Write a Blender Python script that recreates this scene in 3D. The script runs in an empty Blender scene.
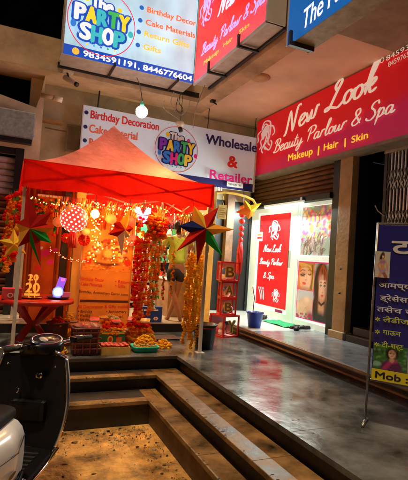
import bpy, bmesh, math, random
from mathutils import Vector, Matrix
from math import sin, cos, pi, radians
random.seed(7)
sc = bpy.context.scene
COL = sc.collection

# ---------------------------------------------------------------- camera
YAW, PITCH, ROLL, EYE, FPX, PW, PH = 23.5, 2.1, 3.8, 1.2, 445.0, 408, 480
_y, _p, _r = radians(YAW), radians(PITCH), radians(ROLL)
FWD = Vector((sin(_y)*cos(_p), cos(_y)*cos(_p), sin(_p)))
_rt = Vector((cos(_y), -sin(_y), 0)); _up = _rt.cross(FWD)
RT = _rt*cos(_r) + _up*sin(_r); UP = _up*cos(_r) - _rt*sin(_r)
CAMP = Vector((0, 0, EYE))
cam = bpy.data.cameras.new('camera'); camo = bpy.data.objects.new('camera', cam); COL.objects.link(camo)
cam.sensor_fit = 'HORIZONTAL'; cam.sensor_width = 36; cam.lens = 36*FPX/PW
cam.clip_start = 0.05; cam.clip_end = 500
camo.matrix_world = Matrix(((RT.x, UP.x, -FWD.x, 0), (RT.y, UP.y, -FWD.y, 0), (RT.z, UP.z, -FWD.z, EYE), (0, 0, 0, 1)))
sc.camera = camo

def ray(px, py):
    return RT*((px-PW/2)/FPX) + UP*((PH/2-py)/FPX) + FWD
def at(px, py, x=None, y=None, z=None):
    """point of the real plane x=, y= or z= seen at photo pixel px, py (used to survey positions)"""
    d = ray(px, py)
    t = (x/d.x) if x is not None else (y/d.y) if y is not None else ((z-EYE)/d.z)
    return CAMP + d*t

# ---------------------------------------------------------------- world, sun, exposure
w = bpy.data.worlds.new('World'); sc.world = w; w.use_nodes = True
nt = w.node_tree; bg = nt.nodes['Background']
sky = nt.nodes.new('ShaderNodeTexSky'); sky.sky_type = 'NISHITA'; sky.sun_disc = False
sky.sun_elevation = radians(72); sky.sun_rotation = radians(200)
nt.links.new(sky.outputs[0], bg.inputs[0]); bg.inputs[1].default_value = 0.0045
sl = bpy.data.lights.new('sun', 'SUN'); so = bpy.data.objects.new('sun', sl); COL.objects.link(so)
sl.energy = 1.45; sl.angle = radians(6); sl.color = (1.0, .72, .44)
so.rotation_euler = (radians(12), radians(-10), 0)
sc.view_settings.view_transform = 'Standard'; sc.view_settings.look = 'None'
sc.view_settings.gamma = 1; sc.view_settings.exposure = 0.83; sc.view_settings.use_curve_mapping = False

# ---------------------------------------------------------------- materials
MATS = {}
def mat(name, c, rough=.6, var=.12, scale=6, bump=0.0, metal=0, em=0, emc=None, spec=.5, bscale=None, alpha=1, trans=0, detail=6, rvar=0, hot=0):
    if name in MATS: return MATS[name]
    m = bpy.data.materials.new(name); m.use_nodes = True; t = m.node_tree; b = t.nodes['Principled BSDF']
    b.inputs['Roughness'].default_value = rough; b.inputs['Metallic'].default_value = metal
    b.inputs['Specular IOR Level'].default_value = spec
    c = tuple(c)+(1,) if len(c) == 3 else c
    tc = t.nodes.new('ShaderNodeTexCoord')
    if var > 0 or rvar > 0:
        n = t.nodes.new('ShaderNodeTexNoise'); n.inputs['Scale'].default_value = scale; n.inputs['Detail'].default_value = detail
        n.inputs['Roughness'].default_value = .62
        t.links.new(tc.outputs['Object'], n.inputs['Vector'])
        r = t.nodes.new('ShaderNodeValToRGB'); r.color_ramp.elements[0].position = .3; r.color_ramp.elements[1].position = .7
        r.color_ramp.elements[0].color = tuple(max(0, v*(1-var)) for v in c[:3])+(1,)
        r.color_ramp.elements[1].color = tuple(min(1, v*(1+var)) for v in c[:3])+(1,)
        t.links.new(n.outputs[0], r.inputs[0]); t.links.new(r.outputs[0], b.inputs['Base Color'])
        if rvar > 0:
            mr = t.nodes.new('ShaderNodeMapRange'); mr.inputs['From Min'].default_value = .3; mr.inputs['From Max'].default_value = .7
            mr.inputs['To Min'].default_value = max(.02, rough-rvar); mr.inputs['To Max'].default_value = min(1, rough+rvar)
            t.links.new(n.outputs[0], mr.inputs[0]); t.links.new(mr.outputs[0], b.inputs['Roughness'])
    else:
        b.inputs['Base Color'].default_value = c
    if bump:
        n2 = t.nodes.new('ShaderNodeTexNoise'); n2.inputs['Scale'].default_value = bscale or scale*6; n2.inputs['Detail'].default_value = 5
        t.links.new(tc.outputs['Object'], n2.inputs['Vector'])
        bp = t.nodes.new('ShaderNodeBump'); bp.inputs['Strength'].default_value = bump; bp.inputs['Distance'].default_value = .02
        t.links.new(n2.outputs[0], bp.inputs['Height']); t.links.new(bp.outputs[0], b.inputs['Normal'])
    if em:
        b.inputs['Emission Color'].default_value = tuple(emc or c[:3])+(1,); b.inputs['Emission Strength'].default_value = em
        if hot:
            n3 = t.nodes.new('ShaderNodeTexNoise'); n3.inputs['Scale'].default_value = hot; n3.inputs['Detail'].default_value = 3
            mp = t.nodes.new('ShaderNodeMapping'); mp.inputs['Scale'].default_value = (1, 1, .45); t.links.new(tc.outputs['Object'], mp.inputs[0]); t.links.new(mp.outputs[0], n3.inputs['Vector'])
            m3 = t.nodes.new('ShaderNodeMapRange'); m3.inputs['From Min'].default_value = .3; m3.inputs['From Max'].default_value = .7; m3.inputs['To Min'].default_value = em*.7; m3.inputs['To Max'].default_value = em*1.3
            t.links.new(n3.outputs[0], m3.inputs[0]); t.links.new(m3.outputs[0], b.inputs['Emission Strength'])
    if trans: b.inputs['Transmission Weight'].default_value = trans
    if alpha < 1: b.inputs['Alpha'].default_value = alpha
    MATS[name] = m; return m

def fabric(name, c, tr=.5, var=.12, scale=5, bump=.15):
    """thin cloth or paper: part diffuse, part translucent"""
    if name in MATS: return MATS[name]
    m = bpy.data.materials.new(name); m.use_nodes = True; t = m.node_tree; t.nodes.remove(t.nodes['Principled BSDF'])
    o = t.nodes['Material Output']; tc = t.nodes.new('ShaderNodeTexCoord')
    n = t.nodes.new('ShaderNodeTexNoise'); n.inputs['Scale'].default_value = scale; n.inputs['Detail'].default_value = 6
    t.links.new(tc.outputs['Object'], n.inputs['Vector'])
    r = t.nodes.new('ShaderNodeValToRGB'); r.color_ramp.elements[0].position = .3; r.color_ramp.elements[1].position = .7
    r.color_ramp.elements[0].color = tuple(v*(1-var) for v in c)+(1,); r.color_ramp.elements[1].color = tuple(min(1, v*(1+var)) for v in c)+(1,)
    t.links.new(n.outputs[0], r.inputs[0])
    d = t.nodes.new('ShaderNodeBsdfDiffuse'); tl = t.nodes.new('ShaderNodeBsdfTranslucent'); mx = t.nodes.new('ShaderNodeMixShader')
    t.links.new(r.outputs[0], d.inputs[0]); t.links.new(r.outputs[0], tl.inputs[0]); mx.inputs[0].default_value = tr
    t.links.new(d.outputs[0], mx.inputs[1]); t.links.new(tl.outputs[0], mx.inputs[2])
    if bump:
        n2 = t.nodes.new('ShaderNodeTexNoise'); n2.inputs['Scale'].default_value = 9; n2.inputs['Detail'].default_value = 4
        t.links.new(tc.outputs['Object'], n2.inputs['Vector'])
        bp = t.nodes.new('ShaderNodeBump'); bp.inputs['Strength'].default_value = bump; bp.inputs['Distance'].default_value = .05
        t.links.new(n2.outputs[0], bp.inputs['Height']); t.links.new(bp.outputs[0], d.inputs['Normal'])
    t.links.new(mx.outputs[0], o.inputs[0]); MATS[name] = m; return m

def glow(name, c, s):
    return mat(name, c, .5, 0, em=s, emc=c)

# ---------------------------------------------------------------- mesh builder
FONTCACHE = {}
class MB:
    def __init__(s): s.v = []; s.f = []; s.m = []; s.sm = []; s.mats = []; s.z = 0.0
    def mi(s, m):
        if m not in s.mats: s.mats.append(m)
        return s.mats.index(m)
    def add(s, vs, fs, m, smooth=False, M=None):
        o = len(s.v); s.v += [tuple(M @ Vector(q)) if M else tuple(q) for q in vs]
        k = s.mi(m)
        for f in fs: s.f.append([i+o for i in f]); s.m.append(k); s.sm.append(smooth)
        return s
    def box(s, a, b, m, bev=0, M=None):
        x0, y0, z0 = [min(p, q) for p, q in zip(a, b)]; x1, y1, z1 = [max(p, q) for p, q in zip(a, b)]
        if bev:
            bm = bmesh.new(); bmesh.ops.create_cube(bm, size=1)
            for v in bm.verts: v.co = Vector(((x0+x1)/2+v.co.x*(x1-x0), (y0+y1)/2+v.co.y*(y1-y0), (z0+z1)/2+v.co.z*(z1-z0)))
            bmesh.ops.bevel(bm, geom=bm.edges[:], offset=min(bev, (x1-x0)*.45, (y1-y0)*.45, (z1-z0)*.45), segments=2, affect='EDGES', profile=.6)
            return s.bm(bm, m, M=M)
        vs = [(x0, y0, z0), (x1, y0, z0), (x1, y1, z0), (x0, y1, z0), (x0, y0, z1), (x1, y0, z1), (x1, y1, z1), (x0, y1, z1)]
        return s.add(vs, [(3, 2, 1, 0), (4, 5, 6, 7), (0, 1, 5, 4), (1, 2, 6, 5), (2, 3, 7, 6), (3, 0, 4, 7)], m, M=M)
    def bm(s, bm, m, smooth=False, M=None):
        bm.verts.index_update(); s.add([v.co[:] for v in bm.verts], [[v.index for v in f.verts] for f in bm.faces], m, smooth, M); bm.free(); return s
    def tube(s, pts, r, m, n=8, cap=True, smooth=True):
        pts = [Vector(p) for p in pts]; rs = r if isinstance(r, (list, tuple)) else [r]*len(pts)
        vs = []; fs = []; prev = None
        for i, p in enumerate(pts):
            a = pts[max(0, i-1)]; b = pts[min(len(pts)-1, i+1)]; d = (b-a)
            d = d.normalized() if d.length > 1e-9 else Vector((0, 0, 1))
            if prev is None:
                u = d.orthogonal().normalized()
            else:
                u = prev - d*prev.dot(d); u = u.normalized() if u.length > 1e-6 else d.orthogonal().normalized()
            prev = u; v = d.cross(u)
            for k in range(n):
                a_ = 2*pi*k/n; vs.append(p + (u*cos(a_)+v*sin(a_))*rs[i])
        for i in range(len(pts)-1):
            for k in range(n):
                fs.append((i*n+k, i*n+(k+1) % n, (i+1)*n+(k+1) % n, (i+1)*n+k))
        if cap: fs.append(tuple(range(n-1, -1, -1))); fs.append(tuple((len(pts)-1)*n+k for k in range(n)))
        return s.add(vs, fs, m, smooth)
    def ball(s, c, r, m, sub=2, noise=0, smooth=True, seed=0):
        bm = bmesh.new(); bmesh.ops.create_icosphere(bm, subdivisions=sub, radius=1)
        rr = r if isinstance(r, (list, tuple)) else (r, r, r); rnd = random.Random(seed)
        for v in bm.verts:
            k = 1+noise*(rnd.random()-.5)*2
            v.co = Vector((c[0]+v.co.x*rr[0]*k, c[1]+v.co.y*rr[1]*k, c[2]+v.co.z*rr[2]*k))
        return s.bm(bm, m, smooth)
    def lathe(s, prof, m, c=(0, 0, 0), n=24, smooth=True, M=None):
        vs = []; fs = []
        for (r, z) in prof:
            for k in range(n): vs.append((c[0]+r*cos(2*pi*k/n), c[1]+r*sin(2*pi*k/n), c[2]+z))
        for i in range(len(prof)-1):
            for k in range(n): fs.append((i*n+k, i*n+(k+1) % n, (i+1)*n+(k+1) % n, (i+1)*n+k))
        return s.add(vs, fs, m, smooth, M)
    # ---- flat art on a sign face: u right, v up, front is local -Y
    def lay(s):
        s.z += .0006; return s.z
    def poly(s, pts, m, d=None):
        d = s.lay() if d is None else d
        return s.add([(u, -d, v) for u, v in pts], [tuple(range(len(pts)))], m)
    def rect(s, u0, v0, u1, v1, m, d=None): return s.poly([(u0, v0), (u1, v0), (u1, v1), (u0, v1)], m, d)
    def disc(s, u, v, ru, m, rv=None, n=28, rot=0, d=None):
        rv = rv or ru
        return s.poly([(u+ru*cos(a)*cos(rot)-rv*sin(a)*sin(rot), v+ru*cos(a)*sin(rot)+rv*sin(a)*cos(rot)) for a in [2*pi*k/n for k in range(n)]], m, d)
    def ring(s, u, v, r, wd, m, n=48):
        d = s.lay(); vs = []; fs = []
        for k in range(n):
            a = 2*pi*k/n; vs += [(u+(r-wd)*cos(a), -d, v+(r-wd)*sin(a)), (u+r*cos(a), -d, v+r*sin(a))]
        for k in range(n): j = (k+1) % n; fs.append((2*k, 2*k+1, 2*j+1, 2*j))
        return s.add(vs, fs, m)
    def stroke(s, pts, wd, m, nib=radians(45), closed=False, taper=True, per=7, contrast=.6):
        P = [Vector((p[0], p[1])) for p in pts]; out = []
        for i in range(len(P)-1):
            p0 = P[max(0, i-1)]; p1 = P[i]; p2 = P[i+1]; p3 = P[min(len(P)-1, i+2)]
            for k in range(per):
                t = k/per; out.append(.5*((2*p1)+(p2-p0)*t+(2*p0-5*p1+4*p2-p3)*t*t+(3*p1-p0-3*p2+p3)*t**3))
        out.append(P[-1]); d = s.lay(); vs = []; fs = []; N = len(out)
        for i, p in enumerate(out):
            a = out[min(N-1, i+1)]-out[max(0, i-1)]; ang = math.atan2(a.y, a.x)
            ww = wd*(1-contrast+contrast*abs(sin(ang-nib+pi/4)))*.5
            if taper: ww *= min(1, .35+min(i, N-1-i)*.25)
            nrm = Vector((-sin(ang), cos(ang)))*ww
            vs += [(p.x+nrm.x, -d-i*1.2e-5, p.y+nrm.y), (p.x-nrm.x, -d-i*1.2e-5, p.y-nrm.y)]
        for i in range(N-1): fs.append((2*i+1, 2*i+3, 2*i+2, 2*i))
        return s.add(vs, fs, m)
    def text(s, body, p0, width, cap, m, bold=0.0, shear=0, ang=0, d=None, spacing=1.0):
        """flat text from the baseline point p0; width and cap height in metres"""
        key = (body, shear, spacing)
        if key not in FONTCACHE:
            c = bpy.data.curves.new('tmp', 'FONT'); c.body = body; c.shear = shear; c.space_character = spacing
            c.resolution_u = 3; o = bpy.data.objects.new('tmp', c); COL.objects.link(o)
            bpy.context.view_layer.update(); dg = bpy.context.evaluated_depsgraph_get()
            me = bpy.data.meshes.new_from_object(o.evaluated_get(dg))
            FONTCACHE[key] = ([v.co[:] for v in me.vertices], [tuple(f.vertices) for f in me.polygons])
            bpy.data.objects.remove(o); bpy.data.curves.remove(c); bpy.data.meshes.remove(me)
        V, F = FONTCACHE[key]
        if not V: return s
        x0 = min(v[0] for v in V); x1 = max(v[0] for v in V)
        ky = cap/.70; kx = width/(x1-x0) if width else ky
        rad = bold*cap*1.35; n = 1 if bold == 0 else (12 if bold > .045 else 6)
        for k in range(n):
            dd = s.lay() if d is None else d+k*.0004; ox = rad*cos(2*pi*k/n) if n > 1 else 0; oy = rad*sin(2*pi*k/n)*.8 if n > 1 else 0
            s.z -= .00045 if d is None and n > 1 else 0; vs = []
            for x, y, z in V:
                a = (x-x0)*kx+ox; b = y*ky+oy; vs.append((p0[0]+a*cos(ang)-b*sin(ang), -dd, p0[1]+a*sin(ang)+b*cos(ang)))
            s.add(vs, F, m)
        s.z += .0006 if d is None else 0
        return s
    def build(s, name, parent=None, loc=None, rotz=0):
        me = bpy.data.meshes.new(name); me.from_pydata(s.v, [], s.f)
        for m in s.mats: me.materials.append(m)
        me.polygons.foreach_set('material_index', s.m); me.polygons.foreach_set('use_smooth', s.sm); me.update()
        o = bpy.data.objects.new(name, me); COL.objects.link(o)
        if parent: o.parent = parent
        if loc is not None: o.location = loc
        o.rotation_euler.z = rotz
        return o

def tag(o, label, cat, group=None):
    o['label'] = label; o['category'] = cat
    if group: o['group'] = group
    return o
def thing(name, label, cat, loc=(0, 0, 0), rotz=0, group=None):
    o = bpy.data.objects.new(name, None); COL.objects.link(o); o.location = loc; o.rotation_euler = (0, 0, rotz)
    o.empty_display_size = .1
    return tag(o, label, cat, group)
def struct(name, mb):
    o = mb.build(name); o['kind'] = 'structure'; return o
def kids(o): return [c for c in COL.objects if c.parent == o]
def copy_tree(o, label, loc=None, rotz=None, scale=None):
    c = o.copy(); COL.objects.link(c); c['label'] = label
    if loc is not None: c.location = loc
    if rotz is not None: c.rotation_euler.z = rotz
    if scale is not None: c.scale = scale
    for ch in kids(o):
        d = ch.copy(); COL.objects.link(d); d.parent = c
        for g in kids(ch):
            e = g.copy(); COL.objects.link(e); e.parent = d
    return c

class Face:
    """a sign face in the scene: origin and heading; uv() surveys a photo pixel on it"""
    def __init__(s, loc, rotz): s.o = Vector(loc); s.r = rotz; s.u = Vector((cos(rotz), sin(rotz), 0)); s.n = Vector((sin(rotz), -cos(rotz), 0))
    def uv(s, px, py):
        d = ray(px, py); t = (s.o-CAMP).dot(s.n)/d.dot(s.n); p = CAMP+d*t - s.o
        return (p.dot(s.u), p.z)
def line(mb, F, body, a, b, hpx, m, **k):
    """text line whose baseline runs from pixel a to pixel b, hpx tall at its start"""
    p = F.uv(*a); q = F.uv(*b); r = F.uv(a[0], a[1]-hpx)
    return mb.text(body, p, q[0]-p[0], r[1]-p[1], m, ang=math.atan2(q[1]-p[1], q[0]-p[0]) if k.pop('tilt', False) else 0, **k)

# script lettering, drawn with a pen nib
G = {
 'N': (.72, [[(0,.05),(.05,0),(.12,.2),(.2,1.0)],[(.2,1),(.26,.85),(.42,.1),(.46,0)],[(.46,0),(.55,.85),(.64,1.02),(.74,.95)]]),
 'e': (.32, [[(0,.2),(.15,.25),(.25,.38),(.2,.47),(.08,.42),(.02,.22),(.08,.02),(.2,0),(.34,.14)]]),
 'w': (.52, [[(0,.42),(.06,.2),(.08,.03),(.15,.02),(.24,.4)],[(.24,.42),(.24,.1),(.3,.01),(.38,.06),(.46,.42),(.56,.38)]]),
 'L': (.54, [[(.20,.66),(.13,.86),(.24,1.03),(.33,.93),(.22,.62),(.12,.28),(.05,.06),(-.06,.0),(-.1,.08),(.02,.13),(.2,.04),(.38,-.02),(.56,.16)]]),
 'o': (.34, [[(.15,.46),(.04,.35),(.02,.12),(.12,0),(.24,.1),(.26,.32),(.15,.46)],[(.2,.42),(.27,.36),(.38,.42)]]),
 'k': (.38, [[(0,.1),(.12,.5),(.24,1.0),(.15,1.04),(.08,.6),(.04,0)],[(.06,.2),(.2,.46),(.29,.4),(.2,.26),(.08,.22)],[(.12,.24),(.22,.02),(.38,.1)]]),
 'B': (.56, [[(.1,0),(.17,.5),(.22,.95)],[(0,.72),(.12,.98),(.35,1.02),(.46,.82),(.35,.6),(.2,.52)],[(.2,.52),(.4,.48),(.48,.25),(.33,.02),(.1,-.02),(-.04,.1)]]),
 'a': (.40, [[(.28,.4),(.15,.46),(.04,.32),(.03,.08),(.12,0),(.24,.15),(.3,.44)],[(.3,.44),(.27,.1),(.32,0),(.44,.12)]]),
 'u': (.40, [[(0,.42),(.04,.4),(.03,.1),(.1,0),(.2,.1),(.28,.42)],[(.28,.42),(.26,.08),(.32,0),(.44,.12)]]),
 't': (.26, [[(.14,.85),(.05,.2),(.08,0),(.18,.02),(.3,.14)],[(-.04,.54),(.28,.57)]]),
 'y': (.40, [[(0,.42),(.03,.12),(.1,.02),(.2,.12),(.28,.44)],[(.28,.44),(.22,-.15),(.1,-.42),(0,-.35),(.1,-.12),(.44,.14)]]),
 'P': (.50, [[(.08,-.02),(.2,.95)],[(-.04,.7),(.1,.96),(.35,1.03),(.5,.85),(.4,.58),(.18,.48)]]),
 'r': (.30, [[(.02,.0),(.06,.28),(.1,.47)],[(.07,.26),(.13,.42),(.22,.47),(.27,.40)],[(.02,.02),(.02,.0)]]),
 'l': (.24, [[(0,.12),(.14,.6),(.22,1.0),(.13,1.02),(.06,.4),(.08,.02),(.16,0),(.28,.12)]]),
 '&': (.50, [[(.44,.34),(.32,.06),(.12,-.02),(.02,.18),(.15,.42),(.33,.7),(.26,.95),(.12,.86),(.15,.6),(.46,.0)]]),
 'S': (.46, [[(.44,.8),(.36,1.02),(.18,.96),(.12,.72),(.28,.5),(.36,.22),(.2,-.02),(0,.04),(-.04,.18)]]),
 'p': (.38, [[(0,.3),(.09,.48),(0,-.42)],[(.06,.3),(.18,.48),(.28,.36),(.24,.1),(.12,0),(.04,.08)],[(.24,.06),(.42,.14)]]),
 ' ': (.28, []),
}
def script(mb, body, p, width, cap, m, wd=.16, ang=0, slant=.28):
    tot = sum(G[c][0] for c in body); k = width/tot; x = 0
    for c in body:
        a, strokes = G[c]
        for st in strokes:
            pts = []
            for (gx, gy) in st:
                X = (x+gx)*k+gy*cap*slant; Y = gy*cap
                pts.append((p[0]+X*cos(ang)-Y*sin(ang), p[1]+X*sin(ang)+Y*cos(ang)))
            mb.stroke(pts, wd*cap, m)
        x += a
    return mb
def script_px(mb, F, body, a, b, hpx, m, wd=.16, slant=.28):
    p = F.uv(*a); q = F.uv(*b); r = F.uv(a[0], a[1]-hpx); wid = math.hypot(q[0]-p[0], q[1]-p[1])
    script(mb, body, p, wid, r[1]-p[1], m, wd, math.atan2(q[1]-p[1], q[0]-p[0]), slant)

def lamp(name, loc, power, color, size=.04, parent=None, kind='POINT', rot=None, sx=None, sy=None):
    l = bpy.data.lights.new(name, kind); l.energy = power; l.color = color
    if kind == 'POINT': l.shadow_soft_size = size
    if kind == 'AREA':
        l.shape = 'RECTANGLE'; l.size = sx; l.size_y = sy
    o = bpy.data.objects.new(name, l); COL.objects.link(o); o.location = loc
    if rot: o.rotation_euler = rot
    if parent: o.parent = parent
    return o

# printed pictures: a fine grid of coloured points, as ink on a flat print
import numpy as np
def photo_mat(name, em):
    if name in MATS: return MATS[name]
    m = bpy.data.materials.new(name); m.use_nodes = True; t = m.node_tree; b = t.nodes['Principled BSDF']
    a = t.nodes.new('ShaderNodeAttribute'); a.attribute_name = 'ink'; t.links.new(a.outputs['Color'], b.inputs['Base Color']); t.links.new(a.outputs['Color'], b.inputs['Emission Color'])
    b.inputs['Emission Strength'].default_value = em; b.inputs['Roughness'].default_value = .4; MATS[name] = m; return m
class Pic:
    def __init__(s, w, h, bg):
        s.w, s.h = w, h; s.X, s.Y = np.meshgrid(np.linspace(0, 1, w), np.linspace(0, 1, h)); s.C = np.zeros((h, w, 3)); s.C[:] = bg; s.asp = 1.0
    def mix(s, a, c): s.C = s.C*(1-a[..., None])+np.array(c)*a[..., None]; return s
    def blob(s, x, y, rx, ry, c, soft=.15, rot=0, k=1.0):
        dx, dy = s.X-x, s.Y-y; u = (dx*cos(rot)+dy*sin(rot))/rx; v = (-dx*sin(rot)+dy*cos(rot))/ry; d = np.sqrt(u*u+v*v)
        return s.mix(k*np.clip((1+soft-d)/(2*soft), 0, 1), c)
    def line(s, pts, wd, c, soft=.5, k=1.0):
        D = np.full(s.X.shape, 9.0)
        for i in range(len(pts)-1):
            a, b = np.array(pts[i]), np.array(pts[i+1]); ab = b-a; q = np.clip(((s.X-a[0])*ab[0]+(s.Y-a[1])*ab[1])/(ab@ab+1e-9), 0, 1)
            D = np.minimum(D, np.hypot(s.X-a[0]-q*ab[0], s.Y-a[1]-q*ab[1]))
        return s.mix(k*np.clip((wd*(1+soft)-D)/(2*soft*wd), 0, 1), c)
    def grain(s, amt, seed=0): s.C = np.clip(s.C*(1+amt*np.random.RandomState(seed).randn(s.h, s.w, 1)), 0, 1); return s
    def build(s, name, parent, u0, v0, u1, v1, depth, m):
        us = u0+(u1-u0)*s.X; vs_ = v0+(v1-v0)*s.Y; me = bpy.data.meshes.new(name)
        co = np.stack([us, np.full(us.shape, -depth), vs_], -1).reshape(-1, 3); W_ = s.w
        fs = [(j*W_+i, j*W_+i+1, (j+1)*W_+i+1, (j+1)*W_+i) for j in range(s.h-1) for i in range(W_-1)]
        me.from_pydata(co.tolist(), [], fs); at_ = me.color_attributes.new('ink', 'FLOAT_COLOR', 'POINT')
        at_.data.foreach_set('color', np.concatenate([s.C, np.ones(s.X.shape+(1,))], -1).reshape(-1).astype(np.float32)); me.materials.append(m); me.update()
        o = bpy.data.objects.new(name, me); COL.objects.link(o); o.parent = parent; return o
lit_photo = photo_mat('photo_lit', .05); dull_photo = photo_mat('photo_print', 0)
SKL, SKM, SKD = (.86, .56, .42), (.66, .36, .23), (.34, .14, .09)
def hairs(P, pts0, pts1, n, cols, wd, seed, k=.6):
    rr = random.Random(seed)
    for i in range(n):
        q = rr.random(); P.line([(a[0]+(b[0]-a[0])*q+rr.uniform(-.01, .01), a[1]+(b[1]-a[1])*q) for a, b in zip(pts0, pts1)], wd*rr.uniform(.6, 1.3), rr.choice(cols), .8, k)
def portrait_red():
    P = Pic(64, 120, (.50, .54, .62)); P.blob(.50, .62, .52, .42, (.012, .008, .01), .12); P.blob(.5, .2, .55, .32, (.015, .01, .012), .1)
    P.blob(.58, .22, .20, .20, SKM, .3); P.blob(.60, .58, .275, .235, SKL, .10); P.blob(.84, .56, .10, .24, SKD, .9, k=.8); P.blob(.36, .52, .05, .22, SKM, 1, k=.6); P.blob(.60, .36, .16, .03, SKD, .9, k=.6); P.blob(.56, .40, .2, .06, SKM, .6, k=.7)
    hairs(P, [(.18, .9), (.08, .6), (.12, .2)], [(.42, .95), (.34, .62), (.34, .12)], 46, [(.16, .015, .01), (.30, .03, .015), (.03, .008, .008), (.02, .01, .01), (.01, .006, .006)], .012, 1)
    hairs(P, [(.5, .96), (.3, .84), (.32, .72)], [(.62, .97), (.88, .84), (.86, .74)], 46, [(.45, .03, .015), (.70, .12, .03), (.22, .015, .01), (.05, .01, .01)], .013, 2, .75)
    for x in (.48, .74):
        P.line([(x-.07, .665), (x, .685), (x+.075, .668)], .012, (.10, .03, .02), .6); P.blob(x, .61, .062, .022, (.7, .66, .62), .3); P.blob(x, .612, .026, .022, (.05, .07, .08), .3); P.line([(x-.07, .612), (x-.02, .632), (x+.07, .62)], .010, (.02, .01, .01), .6)
    P.line([(.62, .61), (.645, .53), (.66, .51)], .014, SKM, .9, .6); P.blob(.62, .505, .05, .012, SKD, .8, k=.5); P.blob(.61, .455, .085, .014, (.62, .06, .07), .4); P.blob(.61, .44, .07, .013, (.75, .12, .12), .5)
    P.line([(.40, .33), (.58, .29), (.78, .34)], .022, (.01, .01, .01), .4); P.blob(.5, .04, .5, .12, (.02, .015, .03), .4); P.blob(.45, .72, .12, .08, (.95, .7, .55), 1, k=.4)
    return P.grain(.06, 1)
def portrait_blonde():
    P = Pic(64, 76, (.55, .30, .08)); P.blob(.10, .5, .28, .7, (.80, .22, .03), .4); P.blob(.45, .42, .36, .50, SKL, .12, rot=.15); P.blob(.25, .3, .16, .3, (.9, .38, .18), .9, k=.6)
    hairs(P, [(.0, .98), (.35, .95), (.75, .9)], [(.3, .80), (.7, .82), (1.0, .45)], 60, [(.92, .62, .18), (.98, .8, .4), (.6, .33, .06), (.85, .5, .1)], .022, 3, .7)
    hairs(P, [(.85, .9), (.9, .5), (.8, .1)], [(1.0, .9), (1.0, .5), (1.0, 0)], 30, [(.92, .62, .18), (.45, .2, .04), (.2, .08, .03)], .02, 4, .7)
    P.line([(.12, .66), (.25, .73), (.42, .70)], .020, (.35, .13, .05), .6); P.blob(.28, .56, .15, .065, (.30, .10, .10), .6, rot=.05, k=.8); P.line([(.13, .55), (.26, .51), (.42, .56)], .018, (.02, .01, .01), .5)
    for k in range(7): P.line([(.16+.04*k, .53), (.13+.045*k, .475)], .008, (.02, .01, .01), .6)
    P.line([(.62, .72), (.74, .75), (.84, .70)], .016, (.35, .13, .05), .6); P.line([(.64, .58), (.73, .55), (.82, .59)], .018, (.02, .01, .01), .5)
    P.line([(.52, .62), (.55, .42), (.50, .37)], .022, SKM, .9, .6); P.blob(.50, .36, .07, .018, SKD, .7, k=.6); P.blob(.40, .235, .12, .035, (.72, .03, .04), .3); P.blob(.41, .205, .09, .03, (.85, .10, .10), .4); P.blob(.5, .02, .4, .08, SKD, .6, k=.6); P.blob(.42, .8, .12, .08, (1, .82, .7), 1, k=.4)
    return P.grain(.06, 2)
def picture_hands():
    P = Pic(64, 76, (.60, .66, .76)); P.blob(.5, .45, .52, .30, SKL, .25, rot=.25); P.blob(.25, .3, .4, .16, (.92, .68, .55), .4, rot=-.4); P.blob(.7, .3, .25, .12, SKM, .8, k=.5)
    for k in range(5): P.line([(.1+.06*k, .12), (.18+.08*k, .38), (.40+.07*k, .55-.02*k)], .035, (.90, .62, .48), .4, .9); P.line([(.125+.06*k, .12), (.21+.08*k, .37), (.43+.07*k, .535-.02*k)], .012, SKM, .8, .7)
    P.blob(.62, .68, .16, .10, (.95, .75, .62), .6); P.blob(.9, .1, .25, .15, (.5, .03, .12), .5)
    for k in range(14): P.blob(random.random(), random.random()*.16, .05, .04, [(.8, .05, .25), (.4, .02, .1), (.05, .2, .05)][k % 3], .5)
    return P.grain(.05, 3)
def picture_flowers():
    P = Pic(84, 92, (.34, .44, .38)); rr = random.Random(11); cols = [(.92, .10, .32), (.95, .75, .08), (.40, .10, .5), (.85, .06, .06), (.95, .50, .62), (.95, .9, .85), (.3, .6, .15), (.95, .40, .05)]
    for k in range(230):
        x, y = rr.random(), rr.uniform(.3, 1.05); c = rr.choice(cols); q = rr.uniform(.015, .06); P.blob(x, y, q, q*rr.uniform(.5, 1), c, .4, rr.random()*3, .85); P.blob(x+q*.3, y+q*.2, q*.4, q*.3, [min(1, v*1.4+.1) for v in c], .8, k=.6)
    for k in range(5): P.line([(.30+.07*k, .82-.04*(k % 2)), (.31+.07*k, .70)], .02, cols[(0, 1, 0, 1, 3)[k]], .3)
    for k in range(130):
        x = rr.uniform(0, .75); y = rr.uniform(-.05, .28); a = rr.uniform(.9, 2.2); L_ = rr.uniform(.08, .22); P.line([(x, y), (x+L_*.5*cos(a), y+L_*.6*sin(a)), (x+L_*cos(a-.3), y+L_*sin(a-.3))], .008, rr.choice([(.10, .05, .04), (.30, .16, .12), (.55, .42, .36), (.04, .02, .03), (.45, .2, .3)]), .7, .8)
    return P.grain(.10, 4)
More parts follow.
